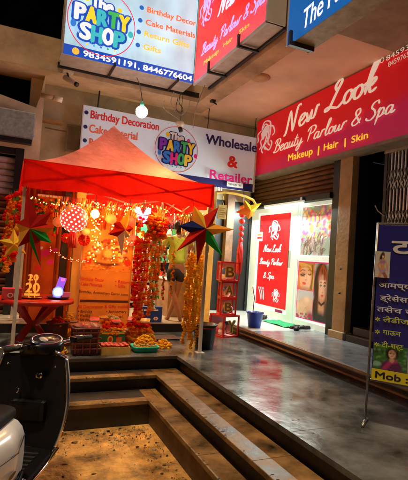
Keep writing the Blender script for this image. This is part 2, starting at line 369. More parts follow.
def picture_green():
    P = Pic(60, 50, (.03, .16, .04)); rr = random.Random(5)
    for k in range(90): P.blob(rr.random(), rr.random(), rr.uniform(.02, .06), rr.uniform(.02, .05), rr.choice([(.05, .35, .08), (.02, .10, .03), (.15, .45, .12), (.25, .4, .2)]), .7, k=.7)
    P.blob(.56, .66, .19, .26, (.01, .008, .01), .15); P.blob(.55, .12, .34, .30, (.10, .02, .10), .15); P.line([(.36, .05), (.5, .3), (.66, .38)], .07, (.45, .03, .20), .4); P.blob(.56, .42, .07, .10, SKM, .3); P.blob(.56, .66, .105, .17, SKL, .15)
    for x in (.51, .61): P.blob(x, .69, .025, .02, (.02, .01, .01), .5)
    P.blob(.56, .575, .035, .015, (.6, .04, .05), .5); P.blob(.64, .64, .04, .14, SKM, .9, k=.5); P.blob(.12, .2, .13, .10, (.25, .5, .42), .3)
    return P.grain(.08, 6)
def picture_ochre():
    P = Pic(60, 50, (.36, .38, .33)); P.blob(.3, .72, .14, .22, (.02, .012, .01), .2); P.blob(.3, .25, .22, .38, (.52, .32, .05), .2); P.blob(.34, .45, .10, .14, SKM, .4); P.blob(.34, .70, .075, .14, SKM, .3); P.blob(.26, .6, .10, .24, (.05, .02, .01), .4); P.line([(.16, .4), (.10, .1)], .05, SKM, .3); P.line([(.2, .5), (.42, .1)], .05, (.6, .06, .05), .5, .8)
    return P.grain(.08, 7)
def picture_swim():
    P = Pic(44, 66, (.62, .62, .58)); P.blob(.5, .84, .13, .14, (.02, .012, .01), .2); P.blob(.38, .72, .10, .16, (.02, .012, .01), .4); P.line([(.36, .66), (.20, .46), (.30, .32)], .045, SKM, .3); P.line([(.64, .66), (.80, .50), (.84, .32)], .045, SKM, .3)
    P.blob(.5, .52, .16, .2, SKM, .2); P.blob(.5, .28, .22, .14, SKM, .2); P.line([(.42, .2), (.30, .0)], .09, SKM, .2); P.line([(.58, .2), (.78, .02)], .09, SKD, .2); P.blob(.52, .82, .07, .085, SKL, .2); P.blob(.42, .60, .09, .07, (.35, .25, .5), .2); P.blob(.59, .60, .09, .07, (.35, .25, .5), .2); P.line([(.30, .30), (.5, .22), (.70, .30)], .05, (.45, .35, .6), .3); P.blob(.52, .87, .08, .03, (.02, .01, .01), .4)
    return P.grain(.06, 8)
def picture_party():
    P = Pic(90, 70, (.80, .27, .03)); rr = random.Random(15)
    for k in range(120):
        a = rr.random()*pi; q = rr.uniform(.26, .46); P.blob(.5+q*cos(a), .25+q*1.1*sin(a), rr.uniform(.02, .045), rr.uniform(.02, .05), rr.choice([(.85, .04, .02), (.95, .75, .1), (.25, .02, .01), (.95, .5, .3), (.75, .1, .02), (.4, .12, .02)]), .25)
    P.blob(.5, .30, .14, .22, (.35, .04, .01), .3); P.blob(.5, .42, .09, .10, (.9, .55, .1), .3); P.blob(.5, .18, .26, .05, (.15, .02, .01), .3); P.blob(.5, .24, .18, .05, (.85, .3, .05), .4)
    for x in (.06, .13, .9, .96): P.blob(x, .22, .05, .07, (.75, .03, .01), .2)
    for k in range(60): P.blob(rr.random(), rr.random()*.35, .02, .015, rr.choice([(.5, .05, .01), (.95, .7, .2), (.3, .05, .01)]), .5, k=.7)
    return P.grain(.08, 9)

# ================================================================ STRUCTURE
m_ground = mat('ground_dirt', (.44, .24, .06), .9, .95, 4.5, 1.0, bscale=34, detail=14)
m_riser = mat('riser_shaded', (.022, .016, .012), .55, .5, 3, .4, bscale=14)  # near-black: the shade on the risers is put into their colour
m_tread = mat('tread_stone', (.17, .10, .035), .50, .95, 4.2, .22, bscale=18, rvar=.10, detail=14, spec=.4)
m_floor = mat('floor_stone', (.088, .092, .092), .17, .85, 2.6, .08, bscale=18, detail=14, rvar=.10, spec=.35)
m_slab = mat('tile_grey', (.24, .26, .28), .18, .45, 3, .06, detail=10)
m_white_tile = mat('tile_white', (.75, .78, .74), .2, .08, 3)
m_cream = mat('wall_cream', (.72, .60, .40), .8, .38, 1.3, .35, bscale=7, detail=9)
m_olive = mat('wall_olive', (.52, .48, .34), .8, .45, 1.2, .25, bscale=7, detail=9)
m_beam = mat('beam_tan', (.50, .38, .23), .8, .45, 1.6, .25, bscale=9, detail=9)
m_pink = mat('ceiling_salmon', (.78, .60, .46), .75, .2, 1.0, .2, detail=9)
m_unp = mat('ceiling_olive', (.34, .32, .24), .85, .35, 2, .3)
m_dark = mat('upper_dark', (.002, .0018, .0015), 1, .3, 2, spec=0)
m_black = mat('black_paint', (.012, .012, .013), .45, .3, 5)
m_tan = mat('pillar_tan', (.40, .27, .13), .6, .3, 3, .2)

g = MB(); g.box((-40, -40, -.75), (40, 40, -.55), m_ground); struct('ground', g)
# raised platform with an L of three steps
g = MB()
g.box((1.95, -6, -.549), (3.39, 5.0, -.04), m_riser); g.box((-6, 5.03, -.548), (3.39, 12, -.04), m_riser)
g.box((1.92, -6, -.04), (3.39, 5.0, 0), m_floor); g.box((-6, 5.0, -.04), (3.39, 12, -.0), m_floor)
for y in (3.9, 2.65, 1.4, .1): g.box((1.93, y, .0002), (3.385, y+.004, .0006), mat('floor_joint', (.03, .025, .02), .8, .2))
for y in (6.2,): g.box((-2, y, .0002), (3.385, y+.004, .0006), mat('floor_joint', (.03, .025, .02)))
rk = random.Random(5)
for k in range(90):
    x, y = rk.uniform(1.95, 3.3), rk.uniform(1.2, 5.8); r_ = rk.uniform(.003, .010); a_ = rk.random()*6
    g.add([(x+r_*cos(a_+q)*rk.uniform(.5, 1.6), y+r_*sin(a_+q)*rk.uniform(.5, 1.2), .0008) for q in range(6)], [tuple(range(6))], mat('floor_joint', (.03, .025, .02)))
struct('platform', g)
g = MB()
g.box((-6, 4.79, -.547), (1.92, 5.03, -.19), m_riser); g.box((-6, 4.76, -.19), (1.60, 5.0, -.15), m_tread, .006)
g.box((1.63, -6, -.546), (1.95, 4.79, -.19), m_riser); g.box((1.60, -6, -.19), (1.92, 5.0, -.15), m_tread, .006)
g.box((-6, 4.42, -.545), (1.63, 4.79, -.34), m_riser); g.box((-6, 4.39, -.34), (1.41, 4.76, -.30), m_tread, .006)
g.box((1.44, -6, -.544), (1.63, 4.42, -.34), mat('riser_lit', (.12, .07, .035), .7, .5, 4, .4)); g.box((1.41, -6, -.34), (1.60, 4.76, -.30), m_tread, .006)  # browner riser: the light on this face is put into its colour
m_tread_shade = mat('tread_shade', (.013, .009, .006), .7, .6, 7, .3)  # shade at the back of the left treads, painted as dark strips
g.box((-6, 4.875, -.1498), (1.60, 4.999, -.1494), m_tread_shade); g.box((-6, 4.505, -.2998), (1.41, 4.759, -.2994), m_tread_shade)
rj = random.Random(77)
mj = mat('joint_dark', (.02, .015, .01), .8, .2)
for x in (-1.1, -.25, .62, 1.2): g.box((x, 4.761, -.1499), (x+.004, 4.999, -.1490), mj); g.box((x+.33, 4.391, -.2999), (x+.334, 4.759, -.2992), mj)
for y in (.9, 1.75, 2.62, 3.5, 4.3): g.box((1.601, y, -.1499), (1.919, y+.004, -.1492), mj); g.box((1.411, y-.4, -.2999), (1.599, y-.396, -.2992), mj)
for k in range(160):
    side = rj.random() < .5; a_ = rj.random()*6; r_ = rj.uniform(.004, .013)
    if side: x, y, z = rj.uniform(-.5, 1.5), [4.765, 4.395][k % 2]+abs(rj.gauss(0, .02)), [-.1495, -.2995][k % 2]
    else: x, y, z = [1.605, 1.415][k % 2]+abs(rj.gauss(0, .015)), rj.uniform(1.5, 4.7), [-.1495, -.2995][k % 2]
    g.add([(x+r_*cos(a_+q)*rj.uniform(.5, 1.6), y+r_*sin(a_+q)*rj.uniform(.5, 1.2), z) for q in range(6)], [tuple(range(6))], mj)
struct('steps', g)
# nosing of the platform edge, worn pale
g = MB(); g.box((-6, 4.985, -.036), (1.92, 4.998, -.002), mat('edge_dark', (.05, .04, .03), .5, .3)); struct('platform_edge', g)
# upper step in front of the parlour
g = MB()
g.box((3.43, -6, -.04), (12, 12, .10), mat('upper_riser', (.12, .08, .05), .5, .5, 3, .3))
g.box((3.39, -6, .035), (3.43, 12, .055), mat('riser_lip', (.33, .22, .12), .4, .3, 5))
g.box((3.38, -6, .10), (12, 5.75, .15), m_slab, .005); g.box((3.385, 5.752, .10), (12, 12, .149), m_white_tile, .005)
g.box((3.36, -6, .118), (3.378, 12, .146), mat('lip_tan', (.42, .29, .16), .4, .3, 6))
for k in range(9): g.box((3.40, 5.2-k*.8, .1502), (4.5, 5.206-k*.8, .1504), m_black)
struct('upper_step', g)
g = MB(); g.box((-.4, 6.53, -.0), (2.9, 9.2, .12), m_black); g.box((-.4, 6.56, .12), (2.9, 9.2, .124), mat('shop_floor', (.36, .31, .25), .3, .2, 3)); struct('shop_floor', g)

# ceiling over the platform
g = MB(); g.box((3.08, 4.2, 3.95), (8, 12, 4.2), m_pink); g.box((-8, 7.605, 3.951), (3.08, 12, 4.2), m_cream)
g.box((3.08, -6, 3.95), (8, 4.197, 4.2), m_unp); struct('ceiling', g)
def bld(name, label, cat, parts):
    t = thing(name, label, cat)
    for nm, mb in parts: mb.build(nm, t)
    return t
g = MB(); g.box((2.80, -6, 3.85), (3.078, 7.079, 4.36), m_beam); g.box((-8, 7.08, 3.85), (3.078, 7.60, 4.36), m_beam)
bld('edge_beam', 'tan plastered beam edging the ceiling above the glowing box signs', 'beam', [('beam', g)])
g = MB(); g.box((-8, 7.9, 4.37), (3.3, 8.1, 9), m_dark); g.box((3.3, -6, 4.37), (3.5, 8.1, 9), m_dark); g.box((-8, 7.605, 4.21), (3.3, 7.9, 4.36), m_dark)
bld('upper_storey', 'unlit black upper storey wall behind the glowing box signs', 'building', [('wall', g)])

# left wall with shutter bay and the dark hollow above it
F735 = Face((0, 7.35, 0), 0)
P1 = F735.uv(45.5, 72); P2 = F735.uv(41, 94); P3 = F735.uv(36, 107.5); P4 = F735.uv(0, 94)
g = MB()
xs = P4[0]-3.5; zs = P4[1]-(P3[1]-P4[1])/(P3[0]-P4[0])*3.5
zh = 2.66
def prism_y(g, pts, y0, y1, m):
    n = len(pts); vs = [(x, y0, z) for x, z in pts]+[(x, y1, z) for x, z in pts]
    fs = [tuple(range(n)), tuple(range(2*n-1, n-1, -1))]+[(i, i+n, (i+1) % n+n, (i+1) % n) for i in range(n)]
    return g.add(vs, fs, m)
prism_y(g, [(-1.5, zh), (.10, zh), (.10, 0), (.32, 0), (.32, 3.848), (P1[0], 3.848), P2, P3, P4, (-1.5, P4[1]-(P3[1]-P4[1])/(P3[0]-P4[0])*(P4[0]+1.5))], 7.35, 7.55, m_cream)
g.box((-6, 7.35, 0), (-1.5, 7.55, 3.2), m_cream)
g.box((.12, 7.551, 0), (.32, 7.98, 3.94), m_cream)
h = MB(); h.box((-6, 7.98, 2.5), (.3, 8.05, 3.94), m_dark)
f = MB(); f.box((-1.5, 7.37, 0), (-1.44, 7.45, zh), m_black); f.box((-.02, 7.34, 0), (.098, 7.45, zh), m_black); f.box((-1.44, 7.37, 2.56), (-.02, 7.45, zh), m_black)
bld('shop_wall', 'cream plaster wall left of the canopy with a sloping dark hollow on top', 'wall', [('wall', g), ('hollow', h), ('frame', f)])
t = thing('roller_shutter', 'white and red-brown slatted roller shutter at the far left under the grey hood', 'shutter', (-1.44, 7.46, 0))
g = MB(); m1 = mat('shutter_white', (.62, .62, .58), .5, .2, 4); m2 = mat('shutter_brown', (.25, .08, .035), .6, .4, 4)  # white for the upper slats, red-brown for the lower
for k in range(26):
    z = .05+k*.097; g.tube([(.0, 0, z), (1.42, 0, z)], .05, m1 if z > 1.95 else m2, 8)
g.build('slats', t)
t = thing('shutter_hood', 'speckled grey metal hood over the white roller shutter', 'hood', (0, 7.35, 0))
a = F735.uv(0, 108.5); b = F735.uv(33, 142)
g = MB(); m = mat('hood_grey', (.22, .25, .27), .5, .3, 22); g.box((-1.3, -.16, 2.79), (.215, 0, 3.2), m, .02); g.build('hood', t)
g = MB(); g.box((-1.3, -.14, 2.72), (.19, -.01, 2.788), m_black); g.build('slot', t)

# wall above and beside the party shop opening
g = MB(); g.box((.325, 8.0, 2.35), (4.6, 8.2, 3.948), m_olive); g.box((3.0, 8.001, 0), (4.6, 8.2, 2.35), m_black)
h = MB()
h.box((.1, 8.9, .12), (3.0, 9.0, 2.34), mat('shop_back', (.34, .06, .012), .7, .3, 2)); h.box((.05, 7.6, .12), (.1, 9, 2.34), mat('room_side', (.25, .07, .02), .7, .3, 3)); h.box((.05, 7.99, 2.34), (3, 9, 2.4), mat('shop_ceiling', (.7, .6, .45), .7, .1))
bld('party_shop', 'olive upper wall and open lit room of the party shop behind the canopy', 'shop', [('wall', g), ('room', h)])
# partition by the centre pole; lamplight on its edge is painted in as yellow
g = MB(); m_yel = mat('yellow_lit', (.80, .52, .10), .45, .2, 3, .1)
g.box((2.90, 6.55, 0), (3.03, 8.0, 2.26), m_yel, .006)
bld('partition', 'yellow edged partition rising behind the white canopy pole', 'wall', [('panel', g)])
g = MB(); m_wood = mat('wood_brown', (.20, .10, .05), .5, .5, 3, .2)
p = at(226, 220, y=7.9).x; q = at(233, 220, y=7.9).x
g.box((p, 7.86, 0), (q, 7.99, 2.5), m_wood, .004)
bld('post_or_gap_strip', 'brown wooden post in the dark gap left of the parlour door', 'post', [('post', g)])

# facade of the parlour side (plane x = 4.55)
g = MB()
g.box((4.56, 7.98, 2.82), (4.8, -6, 3.948), m_cream); g.box((4.56, 8.0, .15), (4.8, 7.95, 2.82), m_black)
g.box((4.56, 5.28, .15), (4.8, 5.0, 2.82), m_black); g.box((4.56, 1.0, .15), (4.8, -6, 2.82), m_black)
h = MB(); h.box((4.81, 8.2, .15), (6.4, 5.3, 2.8), mat('parlour_room', (.8, .82, .78), .6, .05)); 
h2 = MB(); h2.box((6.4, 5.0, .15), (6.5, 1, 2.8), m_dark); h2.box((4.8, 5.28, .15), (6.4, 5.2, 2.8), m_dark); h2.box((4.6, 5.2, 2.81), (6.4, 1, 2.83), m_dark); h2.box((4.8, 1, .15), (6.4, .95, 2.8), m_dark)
bld('parlour_building', 'dark recess and cream upper wall of the parlour building behind its red sign', 'building', [('wall', g), ('recess', h2)])
t = thing('tan_pillar', 'tan painted pillar with a stepped plinth right of the lit poster window', 'pillar', (4.45, 5.14, .15))
g = MB(); g.box((-.02, -.135, .1), (.1, .13, 2.68), m_tan, .008); g.build('shaft', t)
g = MB(); g.box((-.07, -.17, 0), (.1, .15, .1), mat('plinth_cream', (.5, .4, .25), .6, .2), .008); g.build('plinth', t)
g = MB(); g.tube([(-.03, -.02, .65), (-.05, -.02, .65)], .015, m_black); g.tube([(-.03, -.02, 1.0), (-.05, -.02, 1.0)], .012, m_black); g.build('hook', t)
t = thing('stone_block', 'low black stone block beside the tan pillar in the dark recess', 'block', (4.5, 4.87, .15))
g = MB(); g.box((-.1, -.42, 0), (.3, .06, .09), mat('block_black', (.03, .03, .03), .3, .3), .01); g.box((0, -.4, .091), (.3, .04, .2), mat('block_black', (.03, .03, .03)), .01); g.build('block', t)
g = MB(); g.box((.301, -1.6, 0), (.5, .02, .3), mat('block_black', (.03, .03, .03)), .01); g.build('ledge', t)

# collapsible steel gate
t = thing('collapsible_gate', 'grey steel collapsible gate with lattice bars under the red sign at right', 'gate', (4.6, 4.5, .15))
ms = mat('gate_steel', (.50, .52, .52), .4, .3, 8, metal=.5)
g = MB(); L = 2.9; n = 52
for k in range(n):
    y = -k*L/(n-1); g.box((-.012, y-.010, .05), (.012, y+.010, 2.6), ms)
g.build('bars', t)
g = MB()
for z in (.45, 1.0, 1.55, 2.1):
    for k in range(n-2):
        y = -k*L/(n-1); d = 2*L/(n-1)
        g.tube([(-.018, y, z), (-.018, y-d, z+.26)], .006, ms, 4); g.tube([(-.022, y, z+.26), (-.022, y-d, z)], .006, ms, 4)
g.build('lattice', t)
g = MB(); g.box((-.04, -L, 2.6), (.04, .05, 2.65), ms); g.box((-.03, .0, .02), (.03, .05, 2.6), m_black); g.build('rail', t)
g = MB(); g.tube([(-.03, 0, 1.75), (-.06, .09, 1.82), (-.07, .14, 1.9)], .008, ms, 6); g.build('handle', t)

# ================================================================ PARLOUR FRONT
FP = Face((4.55, 8.0, .15), -pi/2)
m_alu = mat('frame_white', (.78, .85, .80), .35, .05, 5, em=.18, emc=(.72, 1.0, .86))  # frame glows faintly by itself so that it looks lit
m_redp = mat('poster_red', (.62, .01, .015), .5, .1, 4, em=.22, emc=(.85, .012, .02))
m_wht = mat('poster_white', (.8, .8, .8), .5, 0, em=.30, emc=(.8, .95, .9))
def tint(nm, c, e=.22): return mat(nm, c, .5, .06, 8, em=e, emc=c)
t = thing('parlour_door', 'white framed glass door carrying the red parlour poster', 'door', FP.o, -pi/2)
def bar(g, F, p, q, m, th=.05, y0=-.05):
    """frame bar on face F between pixel-surveyed corners"""
    a = F.uv(*p); b = F.uv(*q); g.box((a[0], y0, a[1]), (b[0], y0+th, b[1]), m, .006)
U = lambda px: FP.uv(px, 262)[0]
u0, u1 = U(251.5), U(258.0); u2, u3 = U(291), U(297)
ztop = 2.06
g = MB(); g.box((u0, -.05, 0), (u1, 0, ztop), m_alu, .006); g.box((u2, -.05, 0), (u3, 0, ztop), m_alu, .006)
g.box((u1, -.05, ztop-.09), (u2, 0, ztop-.001), m_alu, .006); g.box((u1, -.05, 0.001), (u2, 0, .13), m_alu, .006); g.build('frame', t)
g = MB(); g.box((u1, -.02, .13), (u2, -.01, ztop-.09), m_wht); g.build('glass', t)
g = MB(); g.z = .024; a0, a1 = u1+.03, u2-.05; b0, b1 = .2, 1.93
g.rect(a0, b0, a1, b1, m_redp)
F_ = FP; wh = tint('art_pale', (.8, .84, .9), .35)
script(g, 'New Look', (a0+.18, 1.22), .62, .13, wh, .2); script(g, 'Beauty Parlour', (a0+.09, .98), .82, .11, wh, .2); script(g, '& Spa', (a0+.28, .72), .38, .11, wh, .2)
cx = (a0+a1)/2
def hair_logo(g, cx, cy, s, m):
    for pts in ([(-.1,.3),(.15,.5),(.42,.3),(.38,-.1),(.15,-.35),(.28,-.5)], [(-.05,.25),(.2,.35),(.3,.1),(.2,-.2),(-.02,-.45),(.1,-.6)], [(-.12,.22),(-.02,.02),(-.12,-.12),(-.05,-.3),(-.2,-.42)],
                [(-.1,.35),(.1,.6),(.5,.5),(.55,.1),(.42,-.25),(.6,-.4)], [(.1,-.3),(.5,-.55),(.7,-.35),(.6,-.2)], [(-.1,.3),(-.35,.2),(-.3,-.05),(-.45,-.1)], [(.3,.4),(.7,.3),(.85,.05),(.7,-.05)]):
        g.stroke([(cx+x*s, cy+y*s) for x, y in pts], .085*s, m, contrast=.5)
    g.disc(cx+.05*s, cy+.12*s, .13*s, m, .2*s); g.disc(cx+.22*s, cy+.22*s, .17*s, m, .2*s)
hair_logo(g, cx, 1.62, .3, wh)
for du in (-.28, -.22, -.16): g.stroke([(cx+du, .3), (cx+du*1.1, .42), (cx+du*1.3, .5)], .025, wh); g.disc(cx+du*1.3, .52, .02, wh)
hair_logo(g, cx+.2, .42, .2, wh)
g.rect(a0-.02, 1.42, a0+.2, 1.6, wh); g.rect(a0, 1.47, a0+.18, 1.5, m_redp); g.rect(a0, 1.53, a0+.16, 1.56, tint('art_orange', (.9, .3, .05)))
g.rect(a1-.26, .135, a1-.02, .185, tint('art_maroon', (.25, .02, .08)))
g.build('poster', t)
g = MB(); g.box((u2+.02, -.09, .95), (u2+.05, -.05, 1.25), mat('steel', (.6, .6, .6), .25, 0, metal=1)); g.build('handle', t)

t = thing('display_window', 'white framed parlour window with a bright flower poster above a beauty model poster', 'window', FP.o, -pi/2)
w0, w1 = U(298.2), U(333.5); zm0, zm1 = 1.10, 1.17
g = MB(); g.box((w0-.0, -.05, 0), (w0+.045, 0, ztop), m_alu, .006); g.box((w1-.03, -.05, 0), (w1, 0, ztop), m_alu, .006)
g.box((w0+.045, -.06, zm0), (w1-.03, 0, zm1), m_alu, .006); g.box((w0+.045, -.05, ztop-.06), (w1-.03, 0, ztop-.001), m_alu, .006); g.box((w0+.045, -.05, .001), (w1-.03, 0, .10), m_alu, .006)
g.build('frame', t)
g = MB(); g.box((w0+.045, -.02, .10), (w1-.03, -.01, ztop-.06), m_wht); g.build('glass', t)
x0, x1 = w0+.10, w1-.035
picture_flowers().build('upper_poster', t, x0-.02, 1.18, x1, 1.99, .026, lit_photo)
g = MB(); g.z = .024; y0, y1 = .13, 1.08
g.rect(x0-.05, y0, x1, y1, tint('art_magenta', (.75, .02, .22))); xm = x0+.40
lo = g.build('lower_poster', t)
portrait_blonde().build('portrait', lo, x0-.03, .61, xm-.01, 1.06, .028, lit_photo); picture_hands().build('portrait', lo, x0-.03, y0+.015, xm-.01, .60, .028, lit_photo); portrait_red().build('portrait', lo, xm, y0+.015, x1-.015, 1.06, .028, lit_photo)
t = thing('window_surround', 'black steel upright and lintel bar framing the lit parlour front', 'frame', FP.o, -pi/2)
g = MB(); g.box((w1+.01, -.1, 0), (w1+.17, 0, 2.68), m_black, .006); g.build('upright', t)
g = MB(); g.box((-.0, -.14, ztop+.005), (w1, -.02, ztop+.10), m_black, .01); g.build('lintel', t)
g = MB(); g.box((w0+.2, -.18, ztop+.02), (w0+.26, -.14, ztop+.08), mat('steel', (.6, .6, .6))); g.box((-.0, -.1, 0), (u0-.005, 0, 2.68), m_black, .006); g.build('latch', t)
t = thing('parlour_shutter', 'half raised brown rusty roller shutter above the parlour door', 'shutter', FP.o, -pi/2)
g = MB(); mr_ = mat('rust_slats', (.17, .085, .045), .5, .4, 6, metal=.3)
for k in range(7): z = ztop+.14+k*.08; g.tube([(.05, -.0, z), (w1-.0, -.0, z)], .042, mr_, 8)
g.build('slats', t)
lamp('added_tube_light', (4.37, 6.7, 2.15), 60, (.86, 1.0, .93), parent=None, kind='AREA', rot=(0, radians(48), 0), sx=.05, sy=2.2)  # added light with an unseen tube, brightens the parlour front and floor
t = thing('added_tube', 'added white fluorescent tube under the black bar over the parlour door', 'lamp', (4.40, 6.7, 2.19))
g = MB(); g.tube([(0, -.6, 0), (0, .6, 0)], .013, glow('added_tube_glow', (.9, 1, .95), 3), 8); g.build('tube', t)
g = MB(); g.box((-.02, -.62, .016), (.02, .62, .05), m_alu); g.build('holder', t)

# door mat and slippers
t = thing('door_mat', 'bright green mat on the white tiles before the parlour door', 'mat', (4.28, 6.35, .15))
bm = bmesh.new(); bmesh.ops.create_grid(bm, x_segments=10, y_segments=14, size=1)
for v in bm.verts: v.co = Vector((v.co.x*.18, v.co.y*.36, .012+.008*sin(v.co.x*9+v.co.y*5)+.004*random.random()))
g = MB(); g.bm(bm, mat('mat_green', (.02, .42, .16), .8, .3, 30), True); g.build('mat', t)
m_slip = mat('slipper_black', (.01, .01, .01), .5)
t = thing('slipper', 'pair member of black slippers at the far edge of the green mat', 'slipper', (4.2, 6.86, .15), .5, 'slippers left at the parlour door')
g = MB(); g.tube([(-.11, 0, .012), (0, .012, .014), (.12, 0, .012)], [.035, .042, .04], m_slip, 10); g.build('sole', t)
g = MB(); g.tube([(.09, 0, .02), (.03, .04, .045), (-.01, .045, .02)], .012, m_slip); g.tube([(.09, 0, .02), (.03, -.04, .045), (-.01, -.045, .02)], .012, m_slip); g.build('strap', t)
sl_ = t; t['label'] = 'black slipper farthest left, beyond the green mat'
for k, (x, y, r, lb) in enumerate([(4.33, 6.98, 1.1, 'black slipper just beyond the left tip of the green mat'), (4.26, 5.93, .4, 'black slipper touching the right end of the green mat'), (4.20, 5.80, .9, 'black slipper nearest the tan pillar'), (4.37, 5.87, .0, 'black slipper close under the beauty poster window')]):
    copy_tree(sl_, lb, (x, y, .15), r)

# ================================================================ SIGNS
c_blue = tint('ink_blue', (.01, .07, .42), .5); c_white = tint('ink_white', (.9, .93, 1.0), .55)
PAL = {'purple': (.22, .03, .5), 'yellow': (.95, .75, .04), 'blue': (.03, .22, .75), 'green': (.05, .5, .12), 'magenta': (.8, .03, .4), 'white': (.85, .95, 1), 'teal': (.05, .55, .6), 'navy': (.015, .02, .25), 'red': (.8, .02, .03), 'orange': (.95, .30, .03)}
def ink(n, e): return mat('ink_%s_%d' % (n, int(e*100)), PAL[n], .5, .03, 8, em=e, emc=PAL[n])
def logo(g, cu, cv, R, e, top, mid, bot, outline):
    g.ring(cu, cv, R, R*.025, ink('red', e))
    def word(s, x0, y0, w_, h_, cols, jit):
        n = len(s); cw = w_/n
        for p in (0, 1):
            for i, ch in enumerate(s):
                ju = x0+i*cw; jv = y0+jit[i % len(jit)]*h_
                if p == 0: g.text(ch, (ju+cw*.06, jv), cw*.84, h_, outline, bold=.17)
                else: g.text(ch, (ju+cw*.06, jv), cw*.84, h_, cols[i], bold=.06)
    word('The', cu-.34*R, cv+.36*R, .64*R, .34*R, [ink('white', e)]*3, [0])
    word('PARTY', cu-.80*R, cv-.12*R, 1.6*R, .46*R, [ink(c, e) for c in mid], [.05, 0, -.04, .02, -.02])
    word('SHOP', cu-.62*R, cv-.66*R, 1.3*R, .46*R, [ink(c, e) for c in bot], [.04, -.02, .02, -.02])
    g.disc(cu-.5*R, cv+.55*R, .1*R, ink('yellow', e)); g.disc(cu+.47*R, cv+.44*R, .07*R, ink('magenta' if top else 'yellow', e)); g.disc(cu-.82*R, cv-.28*R, .08*R, ink('blue', e), .11*R)
    g.disc(cu+.84*R, cv-.2*R, .08*R, ink('magenta' if top else 'teal', e), .1*R)
    for k in range(5): g.disc(cu+(-.4+.2*k)*R, cv-.8*R, .03*R, ink(['yellow', 'teal', 'blue', 'green', 'yellow'][k], e))

# upper glowing party shop sign
o = Vector((.49, 6.6, 3.95)); F = Face(o, 0)
t = thing('box_sign', 'glowing pale blue party shop box sign with a blue phone strip underneath', 'sign', o)
g = MB(); m_al = mat('sign_side_alu', (.50, .46, .40), .5, .25, 7, metal=.2)
g.box((0, .002, 0), (2.0, .44, 1.45), m_al); g.box((-.02, -.015, 1.415), (2.0, .02, 1.46), mat('trim_tan', (.5, .35, .22), .5, .1)); g.box((-.025, -.012, 0), (0, .25, 1.46), m_al); g.build('cabinet', t)
g = MB(); pale = mat('panel_pale', (.4, .55, .62), .5, .1, 1.5, em=.46, emc=(.44, .74, .88), hot=2.2); g.rect(0, .0, 2.0, 1.415, pale, .002); g.z = .003
g.rect(0, 0, 2.0, .155, c_blue)
a = F.uv(76, 44); b = F.uv(190, 76)
g.text('9834591191, 8446776604', (.28, .035), 1.70, .085, c_white, bold=.035)
q = F.uv(77.5, 49.5); g.disc(.17, .078, .05, ink('orange', .9))
lc = F.uv(102, 24); logo(g, lc[0], lc[1]+.02, (.50), .42, False, ['white', 'yellow', 'teal', 'green', 'yellow'], ['white', 'teal', 'white', 'teal'], c_blue)
orr = tint('ink_orange', (.85, .16, .03), .5); yl = tint('ink_yellow', (.95, .62, .06), .45)
rows = [('Birthday Decor', (146, 14), (204, 31), orr, 0), ('Cake Materials', (144.5, 26.5), (199, 42), orr, 1), ('Return Gifts', (143, 38), (187, 51), yl, 2), ('Gifts', (142, 51), (159, 56), yl, 3)]
for i, (s_, p, q_, m_, _) in enumerate(rows):
    pu = F.uv(*p); qu = F.uv(*q_); v = 0
    g.text(s_, (pu[0], pu[1]), min(qu[0], 1.96)-pu[0], .085, m_, bold=.03)
    g.disc(pu[0]-.09, pu[1]+.04, .035, tint('ink_dot', (.02, .16, .6), .4))
g.build('panel', t)
for k, u in enumerate((.72, 1.72)):
    g = MB(); g.box((u, -.03, -.03), (u+.03, .43, -.002), m_black); g.box((u, -.045, -.03), (u+.03, -.03, .03), m_black); g.build('bracket', t)
g = MB(); g.box((-.03, .445, -.03), (2.3, .475, .05), m_black); g.build('rail', t)

# upper glowing parlour sign (faces left)
o = Vector((2.5, 6.56, 3.93)); F = Face(o, -pi/2)
t = thing('box_sign', 'glowing red box sign of the beauty parlour hanging high beside the pale blue sign', 'sign', o, -pi/2)
Ls = 6.56-4.36
g = MB(); g.box((0, .002, .0), (Ls, .24, 1.6), m_al); g.box((0, -.012, -.02), (Ls, .012, .015), mat('trim_pale', (.6, .6, .58), .4, .1)); g.box((Ls-.02, -.012, 0), (Ls+.015, .24, 1.6), mat('trim_pale', (.6, .6, .58), .4, .1)); g.box((-.012, -.012, 0), (.012, .02, 1.6), mat('trim_pale', (.6, .6, .58), .4, .1)); g.build('cabinet', t)
m = bpy.data.materials.new('panel_red_glow'); m.use_nodes = True; n_ = m.node_tree; bs = n_.nodes['Principled BSDF']
tc = n_.nodes.new('ShaderNodeTexCoord'); sx = n_.nodes.new('ShaderNodeSeparateXYZ'); cr = n_.nodes.new('ShaderNodeValToRGB'); n_.links.new(tc.outputs['Object'], sx.inputs[0])
mrg = n_.nodes.new('ShaderNodeMapRange'); mrg.inputs['From Max'].default_value = 1.3; n_.links.new(sx.outputs[2], mrg.inputs[0]); n_.links.new(mrg.outputs[0], cr.inputs[0])
cr.color_ramp.elements[0].color = (.80, .07, .09, 1); cr.color_ramp.elements[1].color = (.80, .015, .008, 1); cr.color_ramp.elements[1].position = .4
n_.links.new(cr.outputs[0], bs.inputs['Base Color']); n_.links.new(cr.outputs[0], bs.inputs['Emission Color']); bs.inputs['Emission Strength'].default_value = .62
g = MB(); g.rect(.012, 0.015, Ls-.02, 1.6, m, .003); g.z = .004
vio = tint('ink_violet', (.55, .45, 1.0), .5); lg = tint('ink_lilac', (.8, .75, 1.0), .55)
p = F.uv(221, 17); script_px(g, F, 'New Look', (218, 16), (262, -22), 17, lg, .2)
script_px(g, F, 'Beauty Parlour & Spa', (202, 56), (267, 2), 9.5, vio, .22)
hair_logo(g, F.uv(206, 16)[0], F.uv(206, 12)[1], .42, vio)
